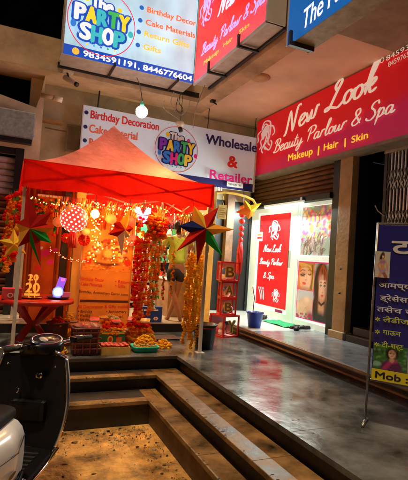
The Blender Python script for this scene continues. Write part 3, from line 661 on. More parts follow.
for s_, p_, q_ in (('Makeup', (206, 66), (221, 53)), ('Hair', (226, 48), (235, 41)), ('Skin', (242, 35), (252, 27))): line(g, F, s_, p_, q_, 4, yl, bold=.03, tilt=True)
g.build('panel', t)
for u in (.62, 1.55):
    g = MB(); g.box((u, -.02, -.05), (u+.035, .26, -.022), m_black); g.box((u-.0, -.05, -.05), (u+.035, -.02, .12), m_black); g.build('bracket', t)
g = MB(); g.box((0, .245, -.03), (Ls, .275, .04), m_black); g.build('rail', t)

# blue sign at the top right
o = Vector((2.48, 3.87, 3.43)); F = Face(o, -pi/2)
t = thing('box_sign', 'blue box sign with white italic lettering at the top right edge', 'sign', o, -pi/2)
g = MB(); m_ol = mat('sign_olive', (.40, .34, .20), .6, .35, 9); g.box((0, .002, 0), (3.2, .26, 1.4), m_ol); g.box((-.015, -.012, 0), (0, .0, 1.4), mat('trim_pale', (.6, .6, .58), .4, .1)); g.build('cabinet', t)
g = MB(); g.rect(0, 0, 3.2, 1.4, mat('panel_blue', (.01, .10, .45), .45, .15, 1.5, em=.32, emc=(.008, .16, .55)), .003); g.z = .004
line(g, F, 'The Party Shop', (304, 29), (408, -58), 19, c_white, bold=.008, shear=.25, tilt=True)
g.build('panel', t)
g = MB(); g.box((.10, -.03, -.05), (.135, .24, -.002), m_black); g.box((.10, -.06, -.05), (.135, -.03, .1), m_black); g.build('bracket', t); g = MB(); g.box((1.3, -.03, -.05), (1.335, .24, -.002), m_black); g.build('bracket', t)
g = MB(); g.disc(.05, .0, .01, m_black); g.tube([(.0, .26, -.0), (.0, .3, .4)], .015, m_black); g.build('stay', t)

# lower party shop board, hung in front of the wall
o = Vector((.93, 7.5, 2.50)); F = Face(o, 0); Wd = 4.24-.93; Hh = 1.06
t = thing('shop_board', 'pale board reading Wholesale & Retailer hung behind the canopy top', 'sign', o)
g = MB(); g.box((0, .002, 0), (Wd, .05, Hh), m_al); g.build('back', t)
pb = mat('board_pale', (.66, .78, .86), .4, .06, 1.2, em=.07, emc=(.6, .78, .95), hot=1.5)
def dull(n, c): return mat(n, c, .45, .05, 8)
g = MB(); g.rect(.0, 0, Wd, Hh, pb, .003); g.z = .004
red_i = dull('print_red', (.75, .03, .02)); org_i = dull('print_orange', (.85, .16, .05)); nav = dull('print_navy', (.012, .015, .16)); mg = dull('print_magenta', (.75, .02, .28)); dw = dull('print_white', (.85, .87, .9)); yw = dull('print_yellow', (.9, .65, .05))
g.rect(0, 0, Wd, .15, nav)
line(g, F, 'Birthday Decoration', (90.5, 118), (158.5, 130), 8, red_i, bold=.03)
line(g, F, 'Cake Material', (89, 132), (137, 140), 8, org_i, bold=.03)
line(g, F, 'Return Gifts', (89, 146), (132, 152), 8, org_i, bold=.03)
for p in ((86.3, 112.5), (85.3, 126.8), (84.7, 140.5)):
    q = F.uv(*p); g.disc(q[0], q[1], .034, nav)
def inkd(n): return mat('print_'+n, PAL[n], .45, .05, 8)
_i = ink
ink = lambda n, e: inkd(n)
lc = F.uv(176.5, 149.5); logo(g, lc[0], lc[1], .41, .5, True, ['purple', 'yellow', 'blue', 'green', 'yellow'], ['blue', 'magenta', 'green', 'yellow'], nav)
ink = _i
line(g, F, 'Wholesale', (204, 144), (254.5, 152), 9.5, nav, bold=.04)
line(g, F, '&', (226, 167), (235, 168), 11, red_i, bold=.05)
line(g, F, 'Retailer', (208, 178.5), (250, 181.5), 8.6, mg, bold=.04)
line(g, F, '9834591191,', (193, 189.5), (222, 191), 5.2, dw, bold=.03)
a = F.uv(224.5, 192); g.rect(a[0], .03, a[0]+.34, .125, dw); g.text('9834591191', (a[0]+.03, .06), .26, .035, nav, bold=.02)
g.build('print', t)
g = MB(); g.box((Wd-.03, -.02, 0), (Wd, .05, Hh), mat('trim_pale', (.6, .6, .58), .4, .1)); g.build('edge', t); g = MB(); g.box((0, -.012, 0), (.02, .05, Hh), mat('trim_pale', (.6, .6, .58))); g.build('edge', t)
for k, p in enumerate(((98, 107), (208, 128), (255, 138))):
    q = F.uv(*p); g = MB(); g.tube([(q[0], .02, Hh-.02), (q[0]+.01, .02, (3.85 if q[0] < 2.1 else 3.95)-2.50)], .008 if k else .014, m_black, 6); g.build('hanger', t)

# big red parlour board
o = Vector((4.3, 7.62, 2.835)); F = Face(o, -pi/2); Wd = 9; Hh = 1.085
t = thing('shop_board', 'big red board of the beauty parlour with cream script under the salmon ceiling', 'sign', o, -pi/2)
g = MB(); g.box((0, .004, 0), (Wd, .2, Hh), m_al); g.box((0, -.02, -.05), (Wd, .24, -.002), mat('board_rail', (.25, .22, .18), .5, .3, 6)); g.build('back', t)
m = bpy.data.materials.new('board_red'); m.use_nodes = True; n_ = m.node_tree; bs = n_.nodes['Principled BSDF']; bs.inputs['Roughness'].default_value = .4
tc = n_.nodes.new('ShaderNodeTexCoord'); sx = n_.nodes.new('ShaderNodeSeparateXYZ'); cr = n_.nodes.new('ShaderNodeValToRGB'); n_.links.new(tc.outputs['Object'], sx.inputs[0])
ml = n_.nodes.new('ShaderNodeMath'); ml.operation = 'MULTIPLY_ADD'; ml.inputs[1].default_value = -.10; n_.links.new(sx.outputs[0], ml.inputs[0]); n_.links.new(sx.outputs[2], ml.inputs[2])
n_.links.new(ml.outputs[0], cr.inputs[0]); e_ = cr.color_ramp.elements
e_[0].position = 0; e_[0].color = (.58, .008, .09, 1); e_[1].position = .22; e_[1].color = (.74, .006, .014, 1)
n_.links.new(cr.outputs[0], bs.inputs['Base Color']); n_.links.new(cr.outputs[0], bs.inputs['Emission Color']); bs.inputs['Emission Strength'].default_value = .14
g = MB(); g.rect(0, 0, Wd, Hh, m, .005); g.z = .006
cr_ = mat('print_cream', (.90, .84, .74), .45, .05, 8, em=.22, emc=(.9, .8, .65))
script_px(g, F, 'New', (284, 136), (318, 115), 20, cr_, .17); script_px(g, F, 'Look', (328, 111), (377, 90), 24, cr_, .17)
script_px(g, F, 'Beauty Parlour & Spa', (274, 153), (396, 112), 11.5, cr_, .17)
hc = F.uv(264, 141); hair_logo(g, hc[0], hc[1]+.05, .5, mat('print_lilac', (.85, .7, .7), .45, .05, 8, em=.15, emc=(.85, .7, .7)))
for s_, p, q in (('Makeup', (290, 161.5), (314.5, 154.5)), ('|', (320, 153.5), (321, 153.3)), ('Hair', (326, 151), (340.5, 147)), ('|', (347, 145.5), (348, 145.2)), ('Skin', (354, 143.5), (370.5, 138.5))):
    line(g, F, s_, p, q, 6.5, mat('print_sun', (.95, .65, .05), .45, .05, 8, em=.35, emc=(.95, .6, .04)), bold=.03, tilt=True)
line(g, F, '8459765', (391, 68), (412, 57), 5, cr_, tilt=True); line(g, F, '84593', (389, 62), (412, 50), 5, cr_, tilt=True)
q = F.uv(385, 61); g.ring(q[0], q[1], .035, .01, cr_)
g.build('print', t)

# dark blue tailoring stand banner
bz = math.atan2(-.81, .58); o = Vector((2.59, 2.64, 0)); F = Face(o, bz)
t = thing('banner_stand', 'dark blue Marathi banner with yellow phone strip on a thin metal stand', 'banner', o, bz)
tl = F.uv(372.5, 225); bl_ = F.uv(366.5, 378)
H0, H1 = bl_[1], tl[1]; u0 = .03
g = MB(); ink_b = mat('banner_navy', (.012, .016, .24), .4, .1, 3); g.box((u0, .002, H0), (u0+.85, .012, H1), ink_b); g.build('backing', t)
g = MB(); g.z = .002; g.rect(u0, H0, u0+.85, H1, ink_b)
g.rect(u0, H0, u0+.85, H0+.085, dull('banner_yellow', (.75, .65, .02)))
pv = F.uv
def ln(s_, p, q, h, m, **k): line(g, F, s_, p, q, h, m, bold=.02, tilt=True, **k)
bw = dull('banner_white', (.75, .8, .9)); by = dull('banner_lime', (.62, .72, .05))
q = F.uv(375.5, 376); g.text('Mob : 9834', (q[0], H0+.018), .46, .048, dull('banner_ink', (.01, .01, .05)), bold=.04)
U0 = lambda px, py: F.uv(px, py)
a = U0(392, 253); g.text('टच', (a[0], a[1]), .30, .10, bw, bold=.04)
for s_, (px, py), wd_, m_ in (('आमच्या येथे', (379, 287), .36, bw), ('ड्रेसेस योग्य', (380, 300), .38, bw), ('तसेच साड्या', (377, 311), .42, bw)):
    a = U0(px, py); g.text(s_, (a[0], a[1]), wd_, .038, m_, bold=.02)
for s_, (px, py), wd_ in (('लेडीज ड्रेस', (383, 321.5), .34), ('गाऊन', (383, 334), .125), ('टी-शर्ट', (382, 346.5), .15)):
    a = U0(px, py); g.text(s_, (a[0], a[1]), wd_, .036, by, bold=.015); g.text('✲', (a[0]-.055, a[1]-.0), .035, .03, by, bold=.02)
# pictures on the banner
a = U0(375, 277); b = U0(391, 252); g.rect(a[0], a[1]-.0, b[0], b[1], dull('pic_pale', (.6, .62, .6)))
pr = None; sw_ = (a[0], a[1], b[0], b[1])
y0 = H0+.088; y1 = y0+.185; gx = u0+.006
g.build('print', t)
picture_swim().build('picture', t, sw_[0], sw_[1], sw_[2], sw_[3], g.z+.001, dull_photo); picture_green().build('picture', t, gx, y0, gx+.235, y1, .004, dull_photo); picture_ochre().build('picture', t, gx+.238, y0, gx+.50, y1, .004, dull_photo)
g = MB(); ms2 = mat('stand_steel', (.25, .24, .22), .35, .3, 9, metal=.7)
g.tube([(-.0, 0, .02), (u0-.012, .015, H1+.02)], .009, ms2); g.tube([(u0+.862, .015, .02), (u0+.862, .015, H1+.02)], .009, ms2); g.tube([(u0-.015, .015, H1+.012), (u0+.865, .015, H1+.012)], .009, ms2); g.tube([(u0-.01, .015, H0-.01), (u0+.865, .015, H0-.01)], .008, ms2); g.build('pole', t)
g = MB(); g.tube([(.0, -.10, .012), (0, 0, .03), (0, .10, .012)], .011, ms2); g.tube([(.862, -.14, .012), (.862, 0, .03), (.862, .14, .012)], .011, ms2); g.build('foot', t)

# ================================================================ CEILING FITTINGS AND WIRES
p = at(260, 77, z=3.95)
t = thing('ceiling_light', 'round beige unlit ceiling light on the salmon ceiling', 'lamp', (p.x, p.y, 3.95))
g = MB(); g.lathe([(0, -.05), (.09, -.048), (.13, -.03), (.14, -.008), (.14, 0)], mat('dome_beige', (.55, .40, .20), .35, .1)); g.build('dome', t)
g = MB(); g.lathe([(.141, -.012), (.155, -.01), (.155, 0)], m_tan); g.build('rim', t)
t = thing('security_camera', 'small white security camera under the left end of the pale blue sign', 'camera', (.62, 6.95, 3.85))
g = MB(); g.box((-.09, -.05, -.03), (.07, .05, 0), mat('cam_cream', (.6, .55, .45), .4, .1), .008); g.tube([(-.02, 0, -.03), (-.0, -.03, -.11)], .016, m_black); g.build('mount', t)
g = MB(); g.tube([(-.05, .03, -.09), (.10, -.09, -.20)], .042, mat('cam_cream', (.6, .55, .45)), 12); g.build('body', t)
g = MB(); g.tube([(.10, -.09, -.20), (.125, -.11, -.218)], .036, m_black, 12); g.build('lens', t)
t = thing('wall_conduit', 'short tan pipe with a white end cap sticking out above the shutter wall', 'pipe', at(41, 95, y=7.3))
g = MB(); q = at(54, 95.5, y=7.3)-at(41, 95, y=7.3); g.tube([(0, 0, 0), (q.x, 0, 0)], .035, m_tan, 10); g.build('pipe', t)
g = MB(); g.tube([(q.x, 0, 0), (q.x+.13, 0, -.02)], .042, mat('cap_white', (.7, .65, .5), .4, .1), 10); g.build('cap', t)
p = at(74, 139, y=7.9)
t = thing('meter_box', 'dusty grey brown meter box on the wall left of the pale board', 'box', (p.x, 7.99, p.z))
g = MB(); g.box((-.13, -.12, -.24), (.13, 0, .24), mat('meter_grey', (.25, .21, .15), .6, .3, 7), .012); g.build('case', t)
g = MB(); g.box((-.11, -.125, -.2), (.11, -.121, .2), mat('meter_face', (.18, .15, .10), .5, .3)); g.build('door', t)
t = thing('wall_ledge', 'narrow vertical plaster offset at the corner above the meter box', 'ledge', (.325, 7.8, 3.3))
g = MB(); g.box((0, 0, -.02), (.35, .19, .02), m_tan); g.build('ledge', t)
# hanging lamp in front of the board
lp = Vector((1.59, 6.2, 3.21))
t = thing('hanging_bulb', 'blazing white bulb hanging on a wire in front of the pale board', 'lamp', lp)
g = MB(); g.ball((0, 0, 0), .085, glow('bulb_white', (1, .97, .92), 18), 3); g.build('bulb', t)
g = MB(); g.tube([(0, 0, .05), (0, 0, .15)], .03, mat('holder_green', (.05, .3, .2), .5)); g.build('holder', t)
g = MB(); g.tube([(0, 0, .15), (.0, .2, .45), (.0, .45, .655)], .006, m_black, 6); g.build('wire', t)
lamp('hanging_bulb_light', (0, -.0, 0), 620, (.97, .97, 1), .07, t)
p = at(180, 125, y=6.9)
t = thing('bulb_holder', 'cream bulb holder with a black cap dangling at the beam corner', 'holder', p)
g = MB(); g.lathe([(0, .06), (.06, .055), (.075, .02), (.05, -.02), (.03, -.04), (0, -.04)], mat('holder_cream', (.65, .58, .42), .4, .1), n=16); g.build('cup', t)
g = MB(); g.tube([(0, 0, -.04), (.02, -.02, -.11)], .035, m_black, 10); g.build('cap', t)
g = MB(); g.tube([(0, 0, .05), (.02, .02, 3.85-p.z)], .005, m_black, 5); g.build('wire', t)
def wire(lbl, pts, y, m, r=.006, name='hanging_wire'):
    P_ = [at(a, b, y=y) for a, b in pts]; o_ = P_[0].copy(); out = []
    for i in range(len(P_)-1):
        p0 = P_[max(0, i-1)]; p1 = P_[i]; p2 = P_[i+1]; p3 = P_[min(len(P_)-1, i+2)]
        for k in range(6):
            s_ = k/6; out.append(.5*((2*p1)+(p2-p0)*s_+(2*p0-5*p1+4*p2-p3)*s_*s_+(3*p1-p0-3*p2+p3)*s_**3)-o_)
    out.append(P_[-1]-o_)
    g = MB(); g.tube(out, r, m, 6); ob = g.build(name, None, o_); tag(ob, lbl, 'wire'); return ob
wt = mat('wire_grey', (.25, .22, .18), .5, .1)
wire('pale wire drooping in the widest loop under the corner of the glowing signs', [(174, 92), (171, 101), (174, 110), (181, 115), (188, 108), (190, 98)], 6.55, wt)
wire('black wire looping tightly beside the cream bulb holder', [(181, 92), (179, 102), (183, 109), (180, 113), (176, 108), (178, 98)], 6.52, m_black)
wire('long straight wire falling from the red glowing sign to the pale board', [(205, 85), (199, 100), (195, 112), (193, 128)], 6.5, wt)
wire('thin wire dropping past the bulb holder over the board top', [(165, 100), (163, 106), (168, 112), (180, 120)], 6.53, wt)
t = thing('junction_box', 'small black junction box on the beam right of the cream bulb holder', 'box', at(213, 100, y=6.5))
p = at(213, 100, z=3.85); t.location = (p.x, p.y, 3.85)
g = MB(); g.box((-.04, -.04, -.04), (.04, .04, 0), m_black, .006); g.tube([(0, 0, -.03), (.05, -.05, -.08)], .012, m_black); g.build('case', t)

# ================================================================ CANOPY
CX0, CX1, CY0, CY1, ZE, RISE = .07, 2.295, 5.07, 7.05, 2.10, .80
t = thing('canopy_tent', 'red canopy tent with a faded peaked roof on white poles', 'canopy', (0, 0, 0))
roof_m = fabric('roof_fabric', (.72, .27, .24), .30, .28, 2.6, .8); val_m = fabric('valance_fabric', (.70, .014, .008), .42, .15, 5, .4)
mx_, my_ = (CX0+CX1)/2, (CY0+CY1)/2; N = 30; g = MB()
for side in range(4):
    cc = [(CX0, CY0), (CX1, CY0), (CX1, CY1), (CX0, CY1)]; A_, B_ = Vector(cc[side]), Vector(cc[(side+1) % 4]); C0_ = Vector((mx_, my_)); vs = []; fs = []
    for j in range(N+1):
        t_ = j/N
        for i in range(N+1):
            q = A_.lerp(B_, i/N).lerp(C0_, t_); e_ = abs(i/N*2-1)
            z = RISE*(t_**1.62)-.06*(1-e_*e_)*4*t_*(1-t_)+.009*sin(q.x*13+q.y*9)*(1-t_)*(1-e_)+.007*sin((i/N*2-1)*17+3*t_)*(1-t_)*t_*2*(1-e_*.6)
            vs.append((q.x, q.y, ZE+z))
    for j in range(N):
        for i in range(N): a = j*(N+1)+i; fs.append((a, a+1, a+N+2, a+N+1))
    g.add(vs, fs, roof_m, True)
g.build('roof', t)
for side in range(4):
    c = [(CX0, CY0), (CX1, CY0), (CX1, CY1), (CX0, CY1)]; (xa, ya), (xb, yb) = c[side], c[(side+1) % 4]
    nrm = [(0, -1), (1, 0), (0, 1), (-1, 0)][side]; vs = []; fs = []; M_ = 40
    for i in range(M_+1):
        s_ = i/M_; x = xa+(xb-xa)*s_; y = ya+(yb-ya)*s_
        for k in range(5):
            q = k/4; o_ = .012*q*sin(s_*23+side)+.006*q*sin(s_*61)
            vs.append((x+nrm[0]*(o_+.004), y+nrm[1]*(o_+.004), ZE+.008-(.30+.01*sin(s_*17))*q))
    for i in range(M_):
        for k in range(4): a = i*5+k; fs.append((a, a+1, a+6, a+5))
    g = MB(); g.add(vs, fs, val_m, True); g.build('valance', t)
m_pole = mat('pole_white', (.62, .58, .50), .35, .15, 12)
for (x, y, z0) in ((CX0+.035, CY0+.035, 0), (CX1-.035, CY0+.035, 0), (CX1-.035, CY1-.035, .12), (CX0+.035, CY1-.035, .124)):
    g = MB(); g.box((x-.019, y-.019, z0+.01), (x+.019, y+.019, ZE-.01), m_pole, .004); g.box((x-.025, y-.025, 1.25), (x+.025, y+.025, 1.33), m_pole, .004); o_ = g.build('leg', t)
    g = MB(); g.box((x-.05, y-.05, z0), (x+.05, y+.05, z0+.008), m_pole); g.build('foot', o_)
def scissor(p, q):
    g = MB(); p = Vector(p); q = Vector(q)
    for k in range(2):
        a = p.lerp(q, k/2); b = p.lerp(q, (k+1)/2); u = Vector((0, 0, .0)); d = Vector((0, 0, -.24))
        off = (q-p).normalized().cross(Vector((0, 0, 1)))*.012
        g.tube([a+off, b+d+off], .012, m_pole, 6); g.tube([a+d-off, b-off], .012, m_pole, 6)
    g.build('truss', t)
e = .035; zt = ZE-.03
scissor((CX0+e, CY0+e, zt), (CX1-e, CY0+e, zt)); scissor((CX1-e, CY0+e, zt), (CX1-e, CY1-e, zt)); scissor((CX0+e, CY1-e, zt), (CX1-e, CY1-e, zt)); scissor((CX0+e, CY0+e, zt), (CX0+e, CY1-e, zt))
g = MB(); g.tube([(mx_, my_, ZE+.1), (mx_, my_, ZE+RISE-.03)], .02, m_pole)
g.tube([(mx_, my_, ZE+.2), (mx_, CY0+e, zt)], .012, m_pole, 6); g.tube([(mx_, my_, ZE+.2), (mx_, CY1-e, zt)], .012, m_pole, 6); g.tube([(mx_, my_, ZE+.2), (CX0+e, my_, zt)], .012, m_pole, 6); g.tube([(mx_, my_, ZE+.2), (CX1-e, my_, zt)], .012, m_pole, 6)
g.build('peak_frame', t)

# ================================================================ STAR LANTERNS
def paper(n, c): return fabric('paper_'+n, c, .25, .08, 6, .1)
PC = {'red': (.62, .03, .02), 'maroon': (.34, .014, .014), 'gold': (.85, .42, .06), 'yellow': (.85, .65, .06), 'green': (.03, .40, .07), 'blue': (.02, .03, .16), 'white': (.7, .68, .6), 'orange': (.85, .2, .03), 'pink': (.8, .3, .3)}
def star(name, label, loc, tips, depth, rz=0, tilt=0, group='paper star lanterns', string=.4, rin=.36):
    """tips: list of (angle degrees, radius, colour left facet, colour right facet)"""
    t = thing(name, label, 'star lantern', loc, rz, group); tips = sorted(tips, key=lambda q: q[0]); n = len(tips)
    for i, (a, R, c1, c2) in enumerate(tips):
        ap = tips[i-1][0]-(360 if i == 0 else 0); an = tips[(i+1) % n][0]+(360 if i == n-1 else 0)
        Rm = sum(q[1] for q in tips)/n*rin
        A = radians(a); B = radians((a+ap)/2); C_ = radians((a+an)/2)
        T = (R*cos(A), 0, R*sin(A)); V1 = (Rm*cos(B), 0, Rm*sin(B)); V2 = (Rm*cos(C_), 0, Rm*sin(C_)); F0 = (0, -depth, 0); B0 = (0, depth, 0)
        g = MB(); g.add([F0, V1, T], [(0, 1, 2)], paper(c1, PC[c1])); g.add([F0, T, V2], [(0, 1, 2)], paper(c2, PC[c2])); g.add([B0, T, V1], [(0, 1, 2)], paper(c1, PC[c1])); g.add([B0, V2, T], [(0, 1, 2)], paper(c2, PC[c2]))
        g.build('star_point', t)
    top = max(tips, key=lambda q: sin(radians(q[0]))); g = MB(); T = Vector((top[1]*cos(radians(top[0])), 0, top[1]*sin(radians(top[0]))))
    g.tube([T, T+Vector((0, .02, string))], .004, m_black, 5); g.build('string', t)
    return t
p = at(202, 229, y=4.97)
star('star_lantern', 'large seven pointed paper star with green and blue points hanging before the right pole', p,
     [(88+27, .30, 'yellow', 'gold'), (55, .36, 'maroon', 'red'), (4, .44, 'gold', 'gold'), (-46, .44, 'green', 'green'), (-94, .44, 'maroon', 'red'), (-137, .44, 'red', 'maroon'), (178, .31, 'blue', 'blue')], .13, string=.10, rin=.42)
p = at(33, 229, y=4.96)
star('star_lantern', 'paper star with gold and green facets and long red points hanging at the left pole', p,
     [(104, .42, 'maroon', 'red'), (48, .26, 'red', 'maroon'), (8, .22, 'gold', 'red'), (-34, .24, 'green', 'green'), (-74, .42, 'green', 'red'), (-125, .24, 'gold', 'maroon'), (165, .17, 'maroon', 'gold')], .12, rz=-.3, string=.06, rin=.5)
p = at(122, 230, y=5.6)
star('star_lantern', 'silver and yellow paper star hanging over the middle of the lit poster', p,
     [(72, .32, 'gold', 'yellow'), (14, .16, 'maroon', 'red'), (-38, .14, 'white', 'gold'), (-86, .33, 'white', 'white'), (-160, .20, 'red', 'maroon'), (145, .14, 'maroon', 'red')], .10, rz=.2, string=.1, rin=.5)
p = at(249, 211, y=6.4)
star('star_lantern', 'small yellow paper star hanging above the red tassel', p,
     [(120, .21, 'yellow', 'gold'), (35, .28, 'yellow', 'yellow'), (-35, .12, 'gold', 'orange'), (-90, .14, 'gold', 'orange'), (190, .26, 'orange', 'orange')], .06, string=.12, rin=.5)
p = at(69, 209, y=5.7)
star('star_lantern', 'tiny cream paper star above the red dotted globe', p,
     [(90, .085, 'white', 'yellow'), (18, .085, 'white', 'yellow'), (-54, .085, 'white', 'yellow'), (-126, .085, 'yellow', 'white'), (162, .085, 'white', 'white')], .03, string=.1, rin=.45)
p = at(14, 244, y=5.3)
star('star_lantern', 'yellow paper star half behind the left white pole', p,
     [(95, .17, 'yellow', 'gold'), (30, .16, 'gold', 'yellow'), (-38, .17, 'yellow', 'gold'), (-120, .17, 'gold', 'yellow'), (170, .17, 'yellow', 'gold')], .05, string=.2, rin=.45)
p = at(160, 216, y=6.2)
star('star_lantern', 'small orange paper star beside the purple butterfly light', p,
     [(90, .13, 'yellow', 'gold'), (18, .13, 'gold', 'orange'), (-54, .11, 'orange', 'gold'), (-126, .11, 'gold', 'gold'), (162, .13, 'gold', 'yellow')], .04, string=.2, rin=.45)

# dotted globe lantern
p = at(74, 219, y=5.8); t = thing('globe_lantern', 'red globe lantern with glowing white dots hanging left of the yellow bulb', 'lantern', p)
m_gl = mat('globe_red', (.8, .03, .02), .5, 0, em=1.1, emc=(.9, .03, .02)); m_dot = glow('globe_dot', (1, .55, .38), 2.6)
R = .165; g = MB(); g.ball((0, 0, 0), R, m_gl, 3)
g.build('globe', t); g = MB()
NN = 130
for k in range(NN):
    z = 1-2*(k+.5)/NN; a = k*2.39996; rr = math.sqrt(1-z*z); nrm = Vector((rr*cos(a), rr*sin(a), z)); u = nrm.orthogonal().normalized(); v = nrm.cross(u)
    g.add([nrm*(R+.004)+(u*cos(b)+v*sin(b))*.0125 for b in [2*pi*i/8 for i in range(8)]], [tuple(range(8))], m_dot)
g.build('dots', t)
g = MB(); g.tube([(0, 0, R), (.0, 0, .36)], .004, m_black, 5); g.build('string', t)
g = MB()
for k in range(14):
    a = k*.45; g.tube([(.03*cos(a), .03*sin(a), -R), (.055*cos(a), .055*sin(a), -R-.1-.03*(k % 3)), (.05*cos(a), .05*sin(a), -R-.2)], .008, mat('tassel_red', (.7, .05, .02), .7), 5)
g.build('tassel', t)
lamp('globe_light', (0, -.0, 0), 10, (1, .3, .15), .17, t)
t = thing('hanging_bulb', 'dazzling yellow bulb under the canopy right of the red dotted globe', 'lamp', at(95, 214, y=5.75))
g = MB(); g.ball((0, 0, 0), .055, glow('bulb_yellow', (1, .60, .12), 14), 3); g.build('bulb', t)
g = MB(); g.tube([(0, 0, .05), (0, 0, .12)], .025, mat('brass', (.5, .3, .08), .3, .1, metal=.8)); g.tube([(0, 0, .12), (.0, .0, .5)], .005, m_black, 5); g.build('holder', t)
lamp('canopy_bulb_light', (0, 0, 0), 75, (1, .50, .15), .06, t)
for k, (px, py, y_, rr_, cc) in enumerate(((111, 219, 6.0, .075, (1, .35, .06)), (129, 221, 6.1, .085, (1, .12, .04)), (58, 222, 6.1, .07, (1, .22, .05)), (86, 232, 6.15, .055, (1, .45, .1)))):
    p = at(px, py, y=y_); t = thing('globe_lantern', ['small orange glowing globe lantern left of the silver star', 'small red glowing globe lantern right of the silver star', 'small orange red globe lantern left of the dotted globe', 'smallest amber globe lantern under the yellow bulb'][k], 'lantern', p, group='small glowing globe lanterns')
    g = MB(); prof = [(rr_*sin(pi*i/12)*(1.0 if i % 2 else .93)+.002, rr_*.92*cos(pi*i/12)) for i in range(13)]; g.lathe(prof, mat('globe_glow_%d' % k, tuple(v*.6 for v in cc), .6, 0, em=.2, emc=cc), n=20); g.build('globe', t)
    g = MB(); g.tube([(0, 0, rr_*.9), (0, 0, rr_+.25)], .003, m_black, 4); g.tube([(0, 0, -rr_*.9), (0, 0, -rr_-.09)], .012, mat('tassel_red', (.7, .05, .02), .7), 6); g.build('string', t)
# lamp slung high under the canopy roof
t = thing('hanging_bulb', 'warm bulb slung high under the canopy roof near the right pole', 'lamp', (1.75, 5.55, 1.98))
g = MB(); g.ball((0, 0, 0), .045, glow('bulb_yellow', (1, .60, .12), 14), 2); g.build('bulb', t)
g = MB(); g.tube([(0, 0, .04), (0, 0, .12), (-.3, .3, .4)], .006, m_black, 5); g.build('wire', t)
lamp('canopy_bulb_light', (0, 0, 0), 110, (1, .50, .15), .05, t)

# ================================================================ FAIRY LIGHTS
m_fl = glow('fairy_gold', (1, .55, .08), 9); m_fr = glow('fairy_red', (1, .12, .05), 5)
def fairy(label, path, n, m, r=.008, jit=.02, seed=0, group='strings of fairy lights'):
    rr = random.Random(seed); o_ = Vector(path[0]); P_ = [Vector(q)-o_ for q in path]; L_ = [0]
    for i in range(1, len(P_)): L_.append(L_[-1]+(P_[i]-P_[i-1]).length)
    t = thing('fairy_lights', label, 'fairy lights', o_, group=group)
    g = MB(); g.tube(P_, .0025, mat('wire_copper', (.3, .2, .05), .5), 4); g.build('wire', t)
    g = MB()
    for k in range(n):
        s_ = L_[-1]*(k+.5)/n; i = max(j for j in range(len(P_)-1) if L_[j] <= s_); q = P_[i].lerp(P_[i+1], (s_-L_[i])/max(1e-6, L_[i+1]-L_[i]))
        g.ball(q+Vector((rr.uniform(-jit, jit), rr.uniform(-jit, jit), rr.uniform(-jit, jit))), r*rr.uniform(.7, 1.3), m, 1)
    b_ = g.build('bulbs', t); return t
desc = ['ending in a loop', 'brightest of the row', 'hanging nearly straight', 'curling at its end', 'shorter than its neighbours', 'beside the silver star', 'tangled near the poster']
for k, (px, bot) in enumerate(((95, 262), (98, 250), (113, 262), (126, 250))):
    a = at(px, 203, y=5.95+.03*k); b = at(px+random.uniform(-2, 2), bot, y=5.95+.03*k); P_ = [a.lerp(b, i/10)+Vector((.045*sin(i*1.9+k*2), .04*cos(i*2.3+k), .02*sin(i*2.9))) for i in range(11)]
    fairy('gold fairy light strand %s, %s from the yellow bulb' % (desc[k], ['first left', 'just below', 'second', 'third', 'fourth', 'fifth', 'farthest'][k]), P_, 30, m_fl, .0075, .035, seed=k)
for k, (pa, pb, sag) in enumerate((((24, 196), (95, 203), .05), ((95, 203), (150, 205), .07), ((150, 205), (205, 214), .06), ((48, 248), (88, 262), .04))):
    a = at(*pa, y=5.35); b = at(*pb, y=5.35); P_ = [a.lerp(b, i/12)-Vector((0, 0, sag*4*(i/12)*(1-i/12))) for i in range(13)]
    fairy(['gold fairy lights swagged under the left half of the valance', 'gold fairy lights swagged under the middle of the valance', 'gold fairy lights swagged toward the right canopy pole', 'faint fairy lights drooping below the dotted globe'][k], P_, 26, m_fl if k < 3 else m_fr, .006, seed=20+k)

# ================================================================ POSTERS UNDER THE CANOPY
p0 = at(77, 318, y=6.35); p1 = at(136, 212, y=6.35); o = Vector((p0.x, 6.35, .13)); F = Face(o, 0); Wd = p1.x-p0.x; Hh = p1.z-.13
t = thing('flex_banner', 'orange lit party shop flex banner listing gifts behind the piled garlands', 'banner', o)
g = MB(); mo = fabric('flex_orange', (.72, .22, .03), .3, .2, 2, .15); g.add([(0, 0, 0), (Wd, 0, 0), (Wd, 0, Hh), (0, 0, Hh)], [(0, 1, 2, 3)], mo); g.box((-.01, .004, -.12), (.012, .03, Hh+.02), m_pole); g.box((Wd-.012, .004, -.12), (Wd+.01, .03, Hh+.02), m_pole); g.box((-.01, .004, Hh), (Wd+.01, .03, Hh+.025), m_pole); g.build('sheet', t)
g = MB(); g.z = .001; ir = dull('print_red', (.75, .03, .02)); idk = dull('print_brown', (.12, .03, .02))
def fl(s_, p, q, h, m): line(g, F, s_, p, q, h, m, bold=.02, tilt=True)
fl('• Birthday Decor', (78.5, 280), (104, 282), 3.6, ir); fl('• Cake Materials', (78.5, 285), (102, 287), 3.6, ir); fl('• Return', (115, 283), (130, 284), 3.4, ir); fl('• Gifts', (115, 287), (125, 288), 3.4, ir)
fl('Birthday, Anniversary Decor items', (79, 292.5), (128, 296), 2.6, idk)
q = F.uv(77, 302); q2 = F.uv(132, 299); g.rect(.02, q[1], Wd-.02, q[1]+.035, idk)
fl('All Decoration & Gifts available', (77, 308.5), (131, 308), 3.6, ir)
for s_, y_ in (('• Birthday', 312.8), ('• Wedding', 317), ('• Baby shower', 321)): fl(s_, (78, y_), (92 if 'W' not in s_ else 90, y_), 3, idk)
fl('• Anniversary', (106, 313), (126, 313), 3, idk); fl('• Festival', (106, 318), (122, 318), 3, idk)
